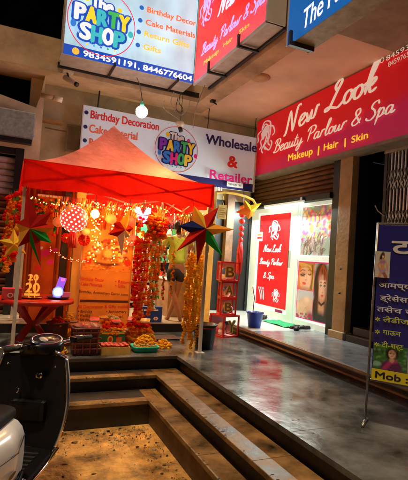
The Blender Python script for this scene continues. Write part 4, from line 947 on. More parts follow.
fw = Wd; g.build('print', t); c0 = F.uv(80, 270); c1 = F.uv(133, 232); picture_party().build('picture', t, .02, c0[1], fw-.02, c1[1], .003, dull_photo)
pa = at(31, 290, y=6.6); pb = at(59, 200, y=6.6); o = Vector((pa.x, 6.6, .125)); F = Face(o, 0); Wd = pb.x-pa.x
t = thing('flex_banner', 'narrow orange flex banner with pink blots behind the red table', 'banner', o)
g = MB(); g.add([(0, 0, 0), (Wd, 0, 0), (Wd, 0, pb.z-.1), (0, 0, pb.z-.1)], [(0, 1, 2, 3)], fabric('flex_apricot', (.62, .13, .03), .3, .35, 3, .15)); g.box((-.01, .004, 0), (Wd+.01, .02, .03), m_pole); g.box((-.01, .004, pb.z-.1), (Wd+.01, .02, pb.z-.07), m_pole); g.build('sheet', t)
g = MB(); g.z = .001
for px, py, r_, c in ((46, 253, .07, 'magenta'), (50, 262, .05, 'magenta'), (41, 248, .03, 'white'), (55, 250, .04, 'magenta'), (38, 268, .05, 'red'), (52, 205, .05, 'red')):
    q = F.uv(px, py); g.disc(q[0], q[1], r_, MATS.get('print_'+c) or dull('print_'+c, PAL[c]), r_*.7, rot=.4, n=11)
g.build('print', t)
pa = at(68, 320, y=6.5); pb = at(78.5, 205, y=6.5)
t = thing('yellow_pillar', 'yellow lit pillar strip between the two orange banners', 'pillar', (pa.x, 6.55, .12))
g = MB(); g.box((-.0, 0, 0), (.13, .15, 2.2), m_yel, .006); g.box((-.01, -.02, .12), (.14, .16, .16), m_yel); g.build('pillar', t)

pa = at(60, 262, y=6.64); pb = at(67, 262, y=6.64)
t = thing('post_or_gap_strip', 'dark strip standing for the black gap between the narrow banner and the yellow pillar strip', 'post', (pa.x, 6.64, .12))
g = MB(); g.box((0, 0, 0), (pb.x-pa.x, .1, 2.2), mat('gap_dark', (.02, .010, .006), .6, .4, 5), .005); g.build('post', t)  # dark strip added in place of the black gap
t = thing('cloth_backdrop', 'orange cloth backdrop hung behind the red table and the narrow banner', 'cloth', (.20, 6.95, .13))
g = MB(); vs = []; fs = []
for i in range(61):
    x = .78*i/60
    for k in range(9): vs.append((x, .03*sin(i*.9)+.012*sin(i*2.3+k*.4), 2.15*k/8))
for i in range(60):
    for k in range(8): a = i*9+k; fs.append((a, a+9, a+10, a+1))
g.add(vs, fs, fabric('cloth_orange', (.50, .09, .015), .3, .2, 4, .2), True); g.build('cloth', t)
g = MB(); g.tube([(0, 0, 2.16), (.78, 0, 2.16)], .012, m_pole, 8); g.build('rod', t)

# ================================================================ GARLANDS
def petal_ball(g, c, r, m, seed, flat=.75):
    rr = random.Random(seed); bm = bmesh.new(); bmesh.ops.create_icosphere(bm, subdivisions=2, radius=1); a = rr.random()*6
    for v in bm.verts:
        k = 1+.42*(rr.random()-.5)+.12*sin(7*math.atan2(v.co.y, v.co.x)+a); v.co = Vector((c[0]+v.co.x*r*k, c[1]+v.co.y*r*k, c[2]+v.co.z*r*flat*k))
    g.bm(bm, m, False)
def flower(n, c): return fabric('flower_'+n, c, .5, .25, 30, .4)
FL = {'yellow': flower('yellow', (.95, .52, .03)), 'orange': flower('orange', (.92, .26, .02)), 'red': flower('red', (.85, .03, .015)), 'gold': flower('gold', (.90, .42, .04)), 'cream': flower('cream', (.75, .62, .30)), 'leaf': fabric('leaf_green', (.05, .20, .03), .3, .2, 20)}
def strand_mesh(L, r, cols, seed, leaf=False):
    g = MB(); rr = random.Random(seed); n = int(L/(r*1.25)); g.tube([(0, 0, .05), (0, 0, -L)], .003, m_black, 4)
    for k in range(n):
        z = -(k+.5)*L/n; c = cols[k % len(cols)] if not leaf else rr.choice(cols)
        petal_ball(g, (.012*sin(k*.8+seed)+rr.uniform(-.006, .006), .010*cos(k*1.1)+rr.uniform(-.006, .006), z+rr.uniform(-.004, .004)), r*rr.uniform(.88, 1.1)*(1.25 if leaf and k % 3 == 0 else 1), FL[c], seed*100+k)
        if leaf and k % 3 == 1:
            a = rr.random()*6; g.add([(0, 0, z), (r*1.6*cos(a), r*1.6*sin(a), z+.01), (r*2.3*cos(a+.3), r*2.3*sin(a+.3), z-.05), (r*1.2*cos(a+.6), r*1.2*sin(a+.6), z-.02)], [(0, 1, 2, 3)], FL['leaf'])
    return g
def garland(label, loc, L, r, cols, seed, group, leaf=False):
    return tag(strand_mesh(L, r, cols, seed, leaf).build('flower_garland', None, loc, random.random()*6), label, 'garland', group)
place = ['nearest the right canopy pole', 'second from the right canopy pole', 'third from the right canopy pole', 'in the middle of the yellow bunch', 'third from the left of the yellow bunch', 'second from the left of the yellow bunch', 'farthest left of the yellow bunch']
for k in range(7):
    px = 204.8-2.7*k; a = at(px, 258-3*(k % 3), y=5.22+.06*((k*2) % 3)); b = at(px-3.2, [338, 346, 330, 349, 340, 326, 344][k], y=a.y)
    garland('yellow marigold garland hanging '+place[k], a, a.z-b.z, .025+.003*(k % 3), ['yellow', 'yellow', 'gold'], 10+k, 'yellow marigold garlands')
place = ['at the left edge of the red bunch', 'second from the left of the red bunch', 'third from the left of the red bunch', 'fourth from the left of the red bunch', 'fifth from the left of the red bunch', 'at the right edge of the red bunch']
for k in range(6):
    px = 137+2.5*k; a = at(px, 236, y=5.75+.05*(k % 3)); b = at(px-3, [300, 318, 322, 318, 314, 305][k], y=a.y)
    garland('red marigold garland hanging '+place[k], a, a.z-b.z, .025, ['red', 'orange', 'red'] if k < 3 else ['orange', 'orange', 'red', 'gold'], 30+k, 'red marigold garlands')
for k, (px, bt) in enumerate(((153.5, 316), (157, 310), (160, 300))):
    a = at(px, 238, y=5.68+.04*k); b = at(px-2, bt, y=a.y)
    garland(['leafy orange garland beside the red bunch', 'leafy orange and cream garland, middle of three', 'leafy orange garland nearest the person'][k], a, a.z-b.z, .027, ['orange', 'gold', 'cream', 'orange'], 50+k, 'leafy orange garlands', True)
# thick bundled garland tied on top
t = thing('garland_bundle', 'thick orange bundle of garlands tied above the hanging red strands', 'garland', at(152, 230, y=5.65))
g = MB()
rn = random.Random(9)
for k in range(230):
    u = rn.uniform(-.19, .19); v = rn.uniform(-.13, .13); petal_ball(g, (u, rn.uniform(-.07, .07), v+.05*cos(u*5)), .028, FL[rn.choice(['orange', 'orange', 'red', 'gold'])], 900+k)
g.build('flowers', t); g = MB(); g.tube([(-.15, 0, .1), (-.1, 0, .5)], .005, m_black, 5); g.tube([(.15, 0, .1), (.1, 0, .5)], .005, m_black, 5); g.build('string', t)
for k, px in enumerate((166, 174, 190)):
    a = at(px, 246+4*k, y=5.5+.04*k); b = at(px, [300, 296, 288][k], y=a.y)
    garland(['thin red and cream garland crossing the back of the person', 'thin orange garland over the middle of the person', 'short red garland right of the person'][k], a, (a.z-b.z), .012, [['red', 'cream', 'orange'], ['orange', 'gold'], ['red', 'red', 'gold']][k], 60+k, 'thin garlands before the person', True)
# frilled red and orange garlands on the left side of the canopy
for k in range(6):
    px = 9+2.6*k; y_ = 6.6-.24*k; a = at(px, 196-3*k*.3, y=y_); b = at(px-4, [262, 272, 265, 255, 262, 248][k], y=y_)
    garland(['frilled red garland at the far left by the shutter', 'frilled orange garland second from the shutter', 'frilled red garland third from the shutter', 'frilled orange garland third from the left pole', 'frilled red garland second from the left pole', 'frilled orange garland closest to the left pole'][k], a, a.z-b.z, .036, [['red', 'orange'], ['orange', 'red', 'gold']][k % 2], 70+k, 'frilled garlands on the left side', True)
for k, px in enumerate((37, 41, 45, 52, 57)):
    a = at(px, 199, y=6.2); b = at(px, [222, 230, 218, 214, 236][k], y=6.2)
    garland(['short garland over the orange banner, leftmost of five', 'short garland over the orange banner, longest left one', 'short garland over the orange banner, in the middle', 'shortest garland over the orange banner', 'long garland at the right edge of the orange banner'][k], a, a.z-b.z, .02, ['red', 'gold', 'leaf'], 80+k, 'short garlands over the orange banner', True)
# foil streamers in the shop mouth
ORD = ['first', 'second', 'third', 'fourth', 'fifth', 'sixth', 'seventh', 'eighth', 'ninth', 'tenth', 'eleventh', 'twelfth', 'thirteenth', 'fourteenth', 'fifteenth', 'sixteenth']
m_foil = mat('foil_red', (.75, .03, .02), .3, .3, 20, metal=.5); m_foil2 = mat('foil_gold', (.8, .4, .08), .3, .3, 20, metal=.6)
for k in range(16):
    px = 62+8.3*k; y_ = 6.05+.13*(k % 3); a = at(px, 196+.10*(px-60), y=y_); L_ = (a.z-at(px, 205+.10*(px-60)+[22, 12, 28, 16, 9][k % 5], y=y_).z)
    g = MB(); rr = random.Random(k)
    for j in range(9):
        x = (j-4)*.016; pts = [(x+.01*sin(i*1.3+j), .015*cos(i*1.7+j), -L_*i/7*(.75+.25*rr.random())) for i in range(8)]; g.tube(pts, .0045, m_foil if k % 3 else m_foil2, 4)
    tag(g.build('foil_streamer', None, a), '%s foil streamer, %s from the left under the valance' % ('red' if k % 3 else 'gold', ORD[k]), 'streamer', 'foil streamers under the valance')
# purple and green butterfly light
t = thing('butterfly_light', 'purple and white butterfly light over a green glow above the red garlands', 'light', at(143, 213, y=5.6))
g = MB(); pu = glow('led_purple', (.42, .32, 1.0), 1.6); gr = glow('led_green', (.1, .8, .25), 1.2); bw_ = glow('led_white', (.8, .85, 1), 1.6)
for s_ in (-1, 1):
    prism_y(g, [(0, -.03), (.05*s_, .07), (.1*s_, .07), (.1*s_, .0), (.05*s_, -.02)][::s_], -.01, .01, bw_); prism_y(g, [(0, -.04), (.07*s_, -.03), (.06*s_, -.09), (.01*s_, -.13)][::s_], -.01, .01, pu)
g.build('wings', t); g = MB(); g.ball((.03, 0, -.2), (.045, .03, .06), gr, 2); g.ball((-.01, 0, -.29), (.035, .03, .04), glow('led_amber', (1, .6, .1), 1.5), 2); g.build('lower_lights', t)
g = MB(); g.tube([(0, 0, .0), (0, 0, .3)], .004, m_black, 5); g.build('string', t)
# yellow bent pipe and hanging card to the right
a = at(216, 193, y=6.6)
t = thing('bent_pipe', 'thin yellow pipe bending right from the top of the yellow partition', 'pipe', a)
pts = [at(px, py, y=6.6)-a for px, py in ((213, 196), (216, 192.5), (224, 192), (235, 193.5), (246, 196.5), (253, 200), (256, 205), (254, 209))]
g = MB(); g.tube(pts, .022, m_yel, 8); g.build('pipe', t)
g = MB(); g.tube([pts[2]+Vector((0, .01, -.02)), pts[2]+Vector((0, .01, -.12))], .01, m_yel); g.build('hook', t)
a = at(222, 211, y=6.5)
t = thing('hanging_card', 'small pale yellow packet hanging from the bent yellow pipe', 'packet', a)
g = MB(); g.box((-.075, -.01, -.13), (.075, .01, .10), mat('card_yellow', (.75, .60, .15), .5, .15, 20), .006)
g.build('card', t); g = MB(); g.z = .011
for k in range(5): g.rect(-.05, -.10+.035*k, .05-.02*(k % 2), -.09+.035*k, dull('card_ink', (.35, .22, .05)))
g.build('print', t)
g = MB(); g.tube([(-.02, 0, .10), (0, 0, .17), (.02, 0, .10)], .006, m_yel, 5); g.tube([(0, 0, .165), (0, 0, .28)], .004, m_black, 5); g.build('hook', t)
a = at(243, 205, y=6.75)
t = thing('red_tassel', 'long knotted red tassel hanging in the dark gap left of the parlour door', 'tassel', a)
g = MB(); mt_ = mat('tassel_bright', (.65, .02, .015), .6, .2, 20)
for k, z in enumerate((-.05, -.17, -.28, -.40, -.50, -.60)): g.lathe([(0, z+.05), (.055-.004*k, z+.02), (.06-.004*k, z-.01), (.03, z-.04), (0, z-.05)], [mt_, mat('bead_orange', (.75, .2, .03), .5)][k in (0,)], n=12)
g.build('knots', t)
g = MB()
for k in range(14): A_ = k*.45; g.tube([(.02*cos(A_), .02*sin(A_), -.62), (.045*cos(A_), .045*sin(A_), -.8), (.04*cos(A_), .04*sin(A_), -1.12-.03*(k % 3))], .009, mt_, 5)
g.build('fringe', t); g = MB(); g.tube([(0, 0, 0), (0, 0, .25)], .004, m_black, 5); g.build('string', t)

# ================================================================ TABLE AND GOODS
m_rpl = mat('plastic_red', (.55, .02, .01), .35, .12, 4)
t = thing('plastic_table', 'round red plastic table with crossed legs beside the left pole', 'table', (.33, 5.72, 0))
g = MB(); g.lathe([(0, .575), (.42, .575), (.445, .567), (.45, .55), (.45, .52), (.435, .52), (.43, .545), (0, .545)], m_rpl, n=40); g.build('top', t)
for k in range(4):
    a = pi/4+k*pi/2; c, s_ = cos(a), sin(a); g = MB(); path = [(.36, .545, .17), (.20, .40, .11), (.06, .26, .07), (.16, .15, .07), (.30, .0, .06)]
    vs = []; fs = []
    for (r, z, w_) in path:
        for dz, dw in ((-.0, -w_/2), (.0, w_/2)):
            vs += [(r*c-dw*s_, r*s_+dw*c, z), ((r-.035)*c-dw*s_, (r-.035)*s_+dw*c, z)]
    for i in range(len(path)-1):
        b_ = i*4; fs += [(b_, b_+2, b_+6, b_+4), (b_+1, b_+5, b_+7, b_+3), (b_, b_+4, b_+5, b_+1), (b_+2, b_+3, b_+7, b_+6)]
    g.add(vs, fs, m_rpl); g.box((-.03, -.03, .23), (.03, .03, .30), m_rpl) if k == 0 else None; g.build('leg', t)
TZ = .576
def on_table(px, py, z=TZ): p = at(px, py, z=z); return (p.x, p.y, z)
t = thing('plate', 'gold rimmed plate lying under the golden cake topper', 'plate', (.28, 5.60, TZ))
g = MB(); g.lathe([(0, .004), (.10, .005), (.13, .018), (.128, .022), (.1, .01), (0, .009)], mat('gold', (.7, .42, .1), .25, .1, metal=.9), n=28); g.build('plate', t)
t = thing('cake_topper', 'glowing golden number 20 topper standing on the gold rimmed plate', 'ornament', (.28, 5.60, TZ+.01))
g = MB(); m = glow('topper_gold', (.9, .38, .04), .45)
V0 = len(g.v); g.text('20', (-.07, .06), .15, .11, m, bold=.03, d=0); g.text('20', (-.05, .20), .11, .07, m, bold=.03, d=.0)
g.tube([(-.03, .006, 0), (-.03, .006, .27)], .006, m, 6); g.tube([(.035, .006, 0), (.035, .006, .27)], .006, m, 6); g.box((-.08, .001, .02), (.09, .012, .045), m); g.build('digits', t)
t = thing('gift_box', 'pink and red box with white lettering at the left of the red table', 'box', (.06, 5.52, TZ))
g = MB(); g.box((-.10, -.07, 0), (.11, .07, .12), mat('box_pink', (.65, .06, .08), .5, .15, 6), .005); g.build('carton', t)
g = MB(); g.z = .0715; g.text('Ob', (-.04, .02), .10, .05, dull('print_white', (.85, .87, .9)), bold=.03); g.build('print', t)
t = thing('tray', 'dark oval tray under the purple lamp toy on the red table', 'tray', (.585, 5.62, TZ))
g = MB(); g.lathe([(0, .004), (.11, .005), (.14, .022), (.136, .024), (.11, .01), (0, .009)], mat('tray_dark', (.04, .02, .03), .35, .1), n=28); g.build('tray', t)
t = thing('toy_lamp', 'purple packaged toy lamp glowing blue white on the dark tray', 'toy', (.56, 5.62, TZ+.012), .0)
g = MB(); pk = mat('toy_violet', (.25, .08, .6), .4, .2, 12, em=.5, emc=(.35, .12, .8)); M_ = Matrix.Rotation(radians(14), 4, 'Y'); g.box((-.045, -.012, .0), (.045, .012, .25), pk, .006, M=M_); g.build('package', t)
g = MB(); g.ball((.012, -.03, .07), (.05, .025, .05), glow('toy_white', (.75, .8, 1), 3), 3); g.ball((.012, -.022, .07), (.066, .02, .066), mat('toy_blue', (.1, .2, .9), .4, 0, em=1.2, emc=(.15, .25, 1)), 2); g.box((.04, -.02, .20), (.085, -.01, .235), mat('toy_pink', (.9, .2, .6), .4, 0, em=.6, emc=(.9, .2, .6))); g.build('light', t)
t = thing('toy', 'pink packet lying beside the purple lamp toy on the dark tray', 'packet', (.66, 5.63, TZ+.02))
g = MB(); g.box((-.035, -.03, 0), (.06, .03, .06), mat('toy_red', (.75, .08, .12), .4, .2, 20, em=.2, emc=(.8, .1, .15)), .008); g.build('packet', t)

# crates along the platform edge
def tub(name, label, loc, a, b, h, m, rz=0, grp=None, flare=.82, cat='basket', wall=.01):
    t = thing(name, label, cat, loc, rz, grp); g = MB(); vs = []; fs = []
    n = 28
    def rr_(k, A, B):
        an = 2*pi*k/n; c, s_ = cos(an), sin(an); e_ = .35; return (A*abs(c)**e_*(1 if c > 0 else -1), B*abs(s_)**e_*(1 if s_ > 0 else -1))
    prof = [(flare, 0), (1, h), (1.05, h), (1.05, h-.02), (1.04, h-.02)]
    rings = [(flare, 0.0), (.5+flare/2, h*.5), (1, h-.02), (1.06, h-.018), (1.06, h), (.96, h), (flare*.93, .012)]
    for f_, z in rings:
        for k in range(n): x, y = rr_(k, a*f_, b*f_); vs.append((x, y, z))
    for i in range(len(rings)-1):
        for k in range(n): fs.append((i*n+k, i*n+(k+1) % n, (i+1)*n+(k+1) % n, (i+1)*n+k))
    fs.append(tuple(range(n-1, -1, -1))); fs.append(tuple((len(rings)-1)*n+k for k in range(n)))
    g.add(vs, fs, m, True); g.build('tub', t); return t
m_mar = mat('plastic_maroon', (.13, .03, .022), .4, .4, 8, .15)
t = tub('crate', 'upright maroon brown basket wrapped in plastic at the platform edge', (.87, 5.22, 0), .155, .12, .31, m_mar, 0, flare=.92)
g = MB()
for z in (.07, .13, .19, .25): g.box((-.162, -.135, z), (.162, -.118, z+.014), m_mar, .003)
for u in (-.12, -.04, .04, .12): g.box((u-.006, -.137, .03), (u+.006, -.122, .29), m_mar)
g.build('ribs', t)
g = MB(); mw = mat('plastic_wrap', (.5, .2, .15), .15, .2, 12, .6, alpha=.35); g.ball((0, 0, .31), (.16, .125, .05), mw, 3, .1); g.build('wrap', t)
t = thing('goods_pile', 'small dark red packets heaped in the maroon basket', 'packets', (.87, 5.22, .2)); g = MB(); rn = random.Random(2)
for k in range(26): p = Vector((rn.uniform(-.12, .12), rn.uniform(-.08, .08), rn.uniform(.04, .13))); g.box(p-Vector((.035, .025, .01)), p+Vector((.035, .025, .012)), [m_mar, m_rpl, mat('pack_brown', (.25, .10, .04), .4)][k % 3], .004, M=Matrix.Translation(p) @ Matrix.Rotation(rn.random()*3, 4, (rn.random(), rn.random(), 1)) @ Matrix.Translation(-p))
g.build('packets', t)
t = thing('crate', 'low yellow crate of red clay lamps in the front row', 'crate', (1.21, 5.22, 0))
g = MB(); my = mat('carton_yellow', (.60, .36, .08), .6, .2, 8); w_, d_, h_ = .17, .11, .085
g.box((-w_, -d_, 0), (w_, -d_+.008, h_), my); g.box((-w_, d_-.008, 0), (w_, d_, h_), my); g.box((-w_, -d_+.0085, 0), (-w_+.008, d_-.0085, h_), my); g.box((w_-.008, -d_+.0085, 0), (w_, d_-.0085, h_), my); g.box((-w_+.01, -d_+.01, .002), (w_-.01, d_-.01, .01), my); g.build('tray', t)
m_diya = mat('clay_red', (.45, .05, .03), .5, .3, 14); cnt = 0
proto = None
for j in range(4):
    for i in range(6):
        g = MB(); x, y, z = 1.21-.135+.054*i+random.uniform(-.004, .004), 5.22-.075+.05*j, .075+.012*random.random()
        if proto is None:
            g.lathe([(0, 0), (.014, 0), (.025, .018), (.027, .024), (.023, .024), (.014, .012), (0, .010)], m_diya, n=14); g.ball((.02, 0, .022), (.010, .006, .005), m_diya, 1); g.ball((0, 0, .017), (.012, .012, .004), mat('wax_orange', (.85, .35, .15), .4), 1)
            proto = g.build('clay_lamp'); ob = proto
        else: ob = proto.copy(); COL.objects.link(ob)
        ob.location = (x, y, z); ob.rotation_euler.z = random.random()*6
        tag(ob, 'red clay lamp in the yellow crate, %s row from the front, %s from left' % (ORD[j], ORD[i]), 'clay lamp', 'red clay lamps in the yellow crate')
t = thing('crate', 'green and white printed carton standing behind the clay lamp crate', 'crate', (1.22, 5.52, 0))
g = MB(); w_, d_, h_ = .16, .12, .21; mg_ = mat('carton_green', (.03, .16, .05), .5, .2, 8)
g.box((-w_, -d_, 0), (w_, -d_+.008, h_), mg_); g.box((-w_, d_-.008, 0), (w_, d_, h_), mg_); g.box((-w_, -d_+.0085, 0), (-w_+.008, d_-.0085, h_), my); g.box((w_-.008, -d_+.0085, 0), (w_, d_-.0085, h_), my); g.box((-w_+.01, -d_+.01, .002), (w_-.01, d_-.01, .01), my); g.build('carton', t)
g = MB(); g.z = d_+.001; g.rect(-.15, .185, .15, .205, dull('print_yellow', (.9, .65, .05))); g.disc(-.02, .12, .035, dull('print_yellow', (.9, .65, .05)), .045); g.disc(-.02, .12, .02, red_i, .028); g.rect(.05, .09, .12, .15, dull('print_orange', (.8, .2, .03))); g.build('print', t)
m_teal = mat('plastic_teal', (.02, .42, .30), .35, .08, 6)
tub('tray', 'teal plastic tray heaped with yellow marigolds at the platform edge', (1.60, 5.28, 0), .155, .12, .07, m_teal, 0, flare=.9, cat='tray')
def heap(label, loc, a, b, h, cols, n, r, seed, name='flower_heap', grp='heaps of garlands on the platform'):
    g = MB(); rr = random.Random(seed)
    for k in range(n):
        # garlands coiled over a mound
        s_ = k/n; an = s_*2*pi*7+rr.uniform(-.2, .2); q = math.sqrt((k % 37)/37.)*.98+.02; x, y = a*q*cos(an), b*q*sin(an); z = h*(1-q*q)*rr.uniform(.75, 1.05)+r*.4
        petal_ball(g, (x, y, z), r*rr.uniform(.8, 1.15), FL[cols[(k//9) % len(cols)]], seed*999+k)
    g.ball((0, 0, 0), (a*.9, b*.9, h*.85), FL[cols[0]], 3, .03)
    return tag(g.build(name, None, loc), label, 'flowers', grp)
heap('yellow marigold garlands coiled in the teal tray', (1.60, 5.28, .05), .14, .105, .13, ['yellow', 'yellow', 'gold', 'cream'], 190, .017, 1)
heap('yellow garlands stretched on the floor behind the maroon basket', (.93, 5.80, .0), .30, .14, .24, ['yellow', 'orange', 'yellow', 'gold'], 260, .024, 2)
heap('orange and red garlands bulging out of the green carton', (1.24, 5.54, .17), .17, .14, .13, ['orange', 'red', 'gold', 'orange'], 190, .022, 3)
heap('red orange heap of garlands between the green carton and the red bunch', (1.62, 5.72, 0), .25, .20, .36, ['orange', 'red', 'orange', 'yellow'], 300, .026, 4)
heap('cream and orange heap spread in front of the flex banner', (1.30, 6.02, 0), .30, .20, .30, ['cream', 'orange', 'red', 'gold'], 280, .026, 5)
heap('golden heap of garlands left against the yellow pillar strip', (.82, 6.15, 0), .16, .15, .28, ['gold', 'yellow'], 120, .026, 6)
rn = random.Random(12)
for k in range(9):
    x, y = .66+.125*k, 5.62+.10*sin(k*2.1); z = .30+.05*sin(k*1.7)
    g = MB(); pm = [mat('pack_gold', (.75, .45, .12), .3, .3, 25), mat('pack_red', (.6, .04, .03), .3, .3, 25), mat('pack_cream', (.7, .55, .35), .35, .25, 25), mat('pack_pink', (.7, .15, .2), .3, .3, 25)][k % 4]
    M_ = Matrix.Rotation(rn.uniform(-.5, .5), 4, 'Z') @ Matrix.Rotation(rn.uniform(-.5, .5), 4, 'X'); g.box((-.06, -.05, -.012), (.06, .05, .012), pm, .008, M=M_); g.box((-.045, -.052, -.006), (.045, -.0505, .006), dull('print_white', (.8, .8, .8)), M=M_)
    zz = {0: .25, 1: .28, 2: .27, 3: .33, 4: .34, 5: .32, 6: .2, 7: .32, 8: .33}[k]
    tag(g.build('festive_packet', None, (x, y, zz)), 'flat %s festive packet lying on the garland heaps, %s from the left' % (['gold', 'red', 'cream', 'pink'][k % 4], ORD[k]), 'packet', 'festive packets on the heaps')
# black bin under the marigold bunch
t = thing('bin', 'round black bin with a red band standing behind the right canopy pole', 'bin', (2.43, 5.36, 0))
g = MB(); mb_ = mat('bin_black', (.02, .018, .016), .4, .2, 6); g.lathe([(0, 0), (.12, 0), (.15, .30), (.165, .305), (.165, .32), (.145, .32), (.118, .02), (0, .02)], mb_, n=28); g.build('body', t)
g = MB(); g.lathe([(.151, .27), (.158, .275), (.158, .285), (.152, .29)], m_rpl, n=28); g.build('band', t)
# blue printed box by the threshold
p = at(151, 325, z=0.124)
t = thing('display_box', 'dark blue printed box at the shop threshold left of the person', 'box', (at(151, 324, y=6.66).x, 6.72, .124))
g = MB(); g.box((-.17, -.06, 0), (.17, .06, .24), mat('box_blue', (.02, .06, .30), .4, .2, 5), .005); g.build('carton', t)
g = MB(); g.z = .0615; g.disc(.07, .06, .04, dull('print_white', (.8, .8, .8)), .03, n=6); g.disc(.07, .06, .018, red_i, n=5); g.rect(-.13, .18, .1, .2, dull('print_white', (.8, .8, .8))); g.build('print', t)
t = thing('floor_mat', 'worn brown doormat on the platform before the dark threshold', 'mat', (2.05, 6.05, 0))
bm = bmesh.new(); bmesh.ops.create_grid(bm, x_segments=14, y_segments=8, size=1)
for v in bm.verts: v.co = Vector((v.co.x*.27, v.co.y*.16, .012+.004*random.random()))
g = MB(); g.bm(bm, mat('mat_brown', (.09, .05, .03), .9, .5, 20, .6)); g.build('mat', t)

# baby blocks
def baby(letter, label, loc, s, rz):
    t = thing('letter_block', label, 'box', loc, rz, 'red edged letter blocks'); g = MB(); e_ = .022; r_ = m_rpl
    for sx in (-1, 1):
        for sy in (-1, 1): g.box((sx*s/2, sy*s/2, 0), (sx*(s/2-e_), sy*(s/2-e_), s), r_)
    for z in (0, s-e_):
        for q in (-1, 1):
            g.box((-s/2+e_, q*s/2, z), (s/2-e_, q*(s/2-e_), z+e_), r_); g.box((q*s/2, -s/2+e_, z), (q*(s/2-e_), s/2-e_, z+e_), r_)
    g.build('frame', t)
    g = MB(); g.box((-s/2+e_, -s/2+e_, s-.012), (s/2-e_, s/2-e_, s-.008), mat('lid_pale', (.75, .35, .3), .4, .1)); g.box((-s/2+e_, -s/2+e_, .002), (s/2-e_, s/2-e_, .006), mat('lid_pale', (.75, .35, .3))); g.box((-s/2+e_, s/2-.012, e_), (s/2-e_, s/2-.008, s-e_), mat('lid_pale', (.75, .35, .3)));  g.build('panels', t)
    g = MB(); g.z = s/2+.001; g.text(letter, (-s*.20, s*.24), s*.40, s*.52, mat('letter_gold', (.62, .40, .06), .35, .2, 15), bold=.09); g.text(letter, (-s*.20, s*.24), s*.40, s*.52, mat('letter_dark', (.15, .08, .02), .5), bold=.02); g.build('letter', t)
    g = MB(); rr = random.Random(ord(letter)+int(s*1000)); cols = [mat('balloon_pink', (.85, .12, .25), .25), mat('balloon_blue', (.08, .2, .6), .25), mat('balloon_white', (.85, .8, .8), .25), mat('balloon_rose', (.8, .4, .45), .25)]
    for k in range(6): g.ball((rr.uniform(-.25, .25)*s, rr.uniform(-.2, .25)*s, s*(.22+.13*(k//2))), s*.19, cols[(k+len(letter)) % 4], 2)
    g.build('balloons', t)
bx, by_ = 3.14, 6.18
baby('Y', 'bottom letter block with a Y, turned corner out, on the floor', (bx-.02, by_, 0), .33, .28)
baby('B', 'letter block with a B standing on the bottom Y block', (bx, by_, .331), .255, -.25)
baby('A', 'letter block with an A, second from the top of the stack', (bx, by_, .587), .255, -.25)
baby('B', 'topmost letter block with a B on the red stack', (bx-.01, by_, .843), .30, -.25)
t = thing('bucket', 'deep blue plastic bucket on the step left of the parlour door', 'bucket', (3.58, 6.05, .15))
g = MB(); mbk = mat('bucket_blue', (.015, .05, .38), .3, .1, 5); g.lathe([(0, 0), (.095, 0), (.13, .22), (.14, .222), (.14, .237), (.125, .237), (.092, .01), (0, .01)], mbk, n=28); g.build('pail', t)
g = MB(); g.tube([(.13*cos(a_), .13*sin(a_)*.98, .23-.02*sin(a_)) for a_ in [pi+pi*i/12 for i in range(13)]], .004, mat('steel', (.6, .6, .6))); g.tube([(.0, .08, .1), (.03, .1, .45), (.0, .12, .62)], .008, mat('stick_red', (.5, .05, .04), .5)); g.build('handle', t)

for k, (px, py, rad_) in enumerate(((84, 240, .085), (108, 214, .10), (132, 240, .09), (66, 238, .07), (48, 214, .08), (146, 262, .07))):
    p = at(px, py, y=6.25+.01*k); g = MB(); n = 28; vs = [(0, -.015, 0)]+[(rad_*(1 if i % 2 else .93)*cos(2*pi*i/n), .012 if i % 2 else -.012, rad_*(1 if i % 2 else .93)*sin(2*pi*i/n)) for i in range(n)]
    g.add(vs, [(0, 1+i, 1+(i+1) % n) for i in range(n)], [paper('red', PC['red']), paper('orange', PC['orange']), paper('pink', PC['pink'])][k % 3]); g.ball((0, -.02, 0), .018, MATS['foil_gold'], 1); g.tube([(0, 0, rad_*.9), (0, 0, rad_+.3)], .003, m_black, 4)
    tag(g.build('paper_fan', None, p), ['red paper fan below the dotted globe', 'orange paper fan high between the fairy lights', 'pink paper fan left of the red garland bunch', 'red paper fan beside the tassel of the dotted globe', 'orange paper fan in front of the narrow banner', 'pink paper fan low behind the red garlands'][k], 'paper fan', 'paper fans hung in the shop mouth')
t = tub('basket', 'dark brown basket behind the legs of the red table and left of the maroon crate', (.60, 5.62, 0), .11, .10, .30, m_mar, .3, flare=.85)
heap('dark red flower strings piled in the dark brown basket', (.60, 5.62, .25), .10, .09, .10, ['red', 'orange', 'red'], 90, .018, 61)
heap('yellow marigold strings spilling over the floor right of the teal tray', (1.90, 5.45, 0), .12, .09, .09, ['yellow', 'gold'], 90, .018, 62)
heap('low gold heap of garlands at the foot of the maroon basket', (.62, 5.28, 0), .07, .12, .07, ['gold', 'yellow', 'cream'], 70, .016, 63)
for k, (x0_, y0_, z0_, x1_) in enumerate(((3.30, 7.95, 3.90, 4.5), (.4, 7.97, 3.2, 1.0))):
    g = MB(); g.tube([(0, 0, 0), (x1_-x0_, 0, -.02), (x1_-x0_+.02, 0, -.35)], .012, wt, 6); tag(g.build('wall_conduit', None, (x0_, y0_, z0_)), ['grey conduit along the top of the olive wall', 'grey conduit crossing the wall above the meter box'][k], 'pipe')

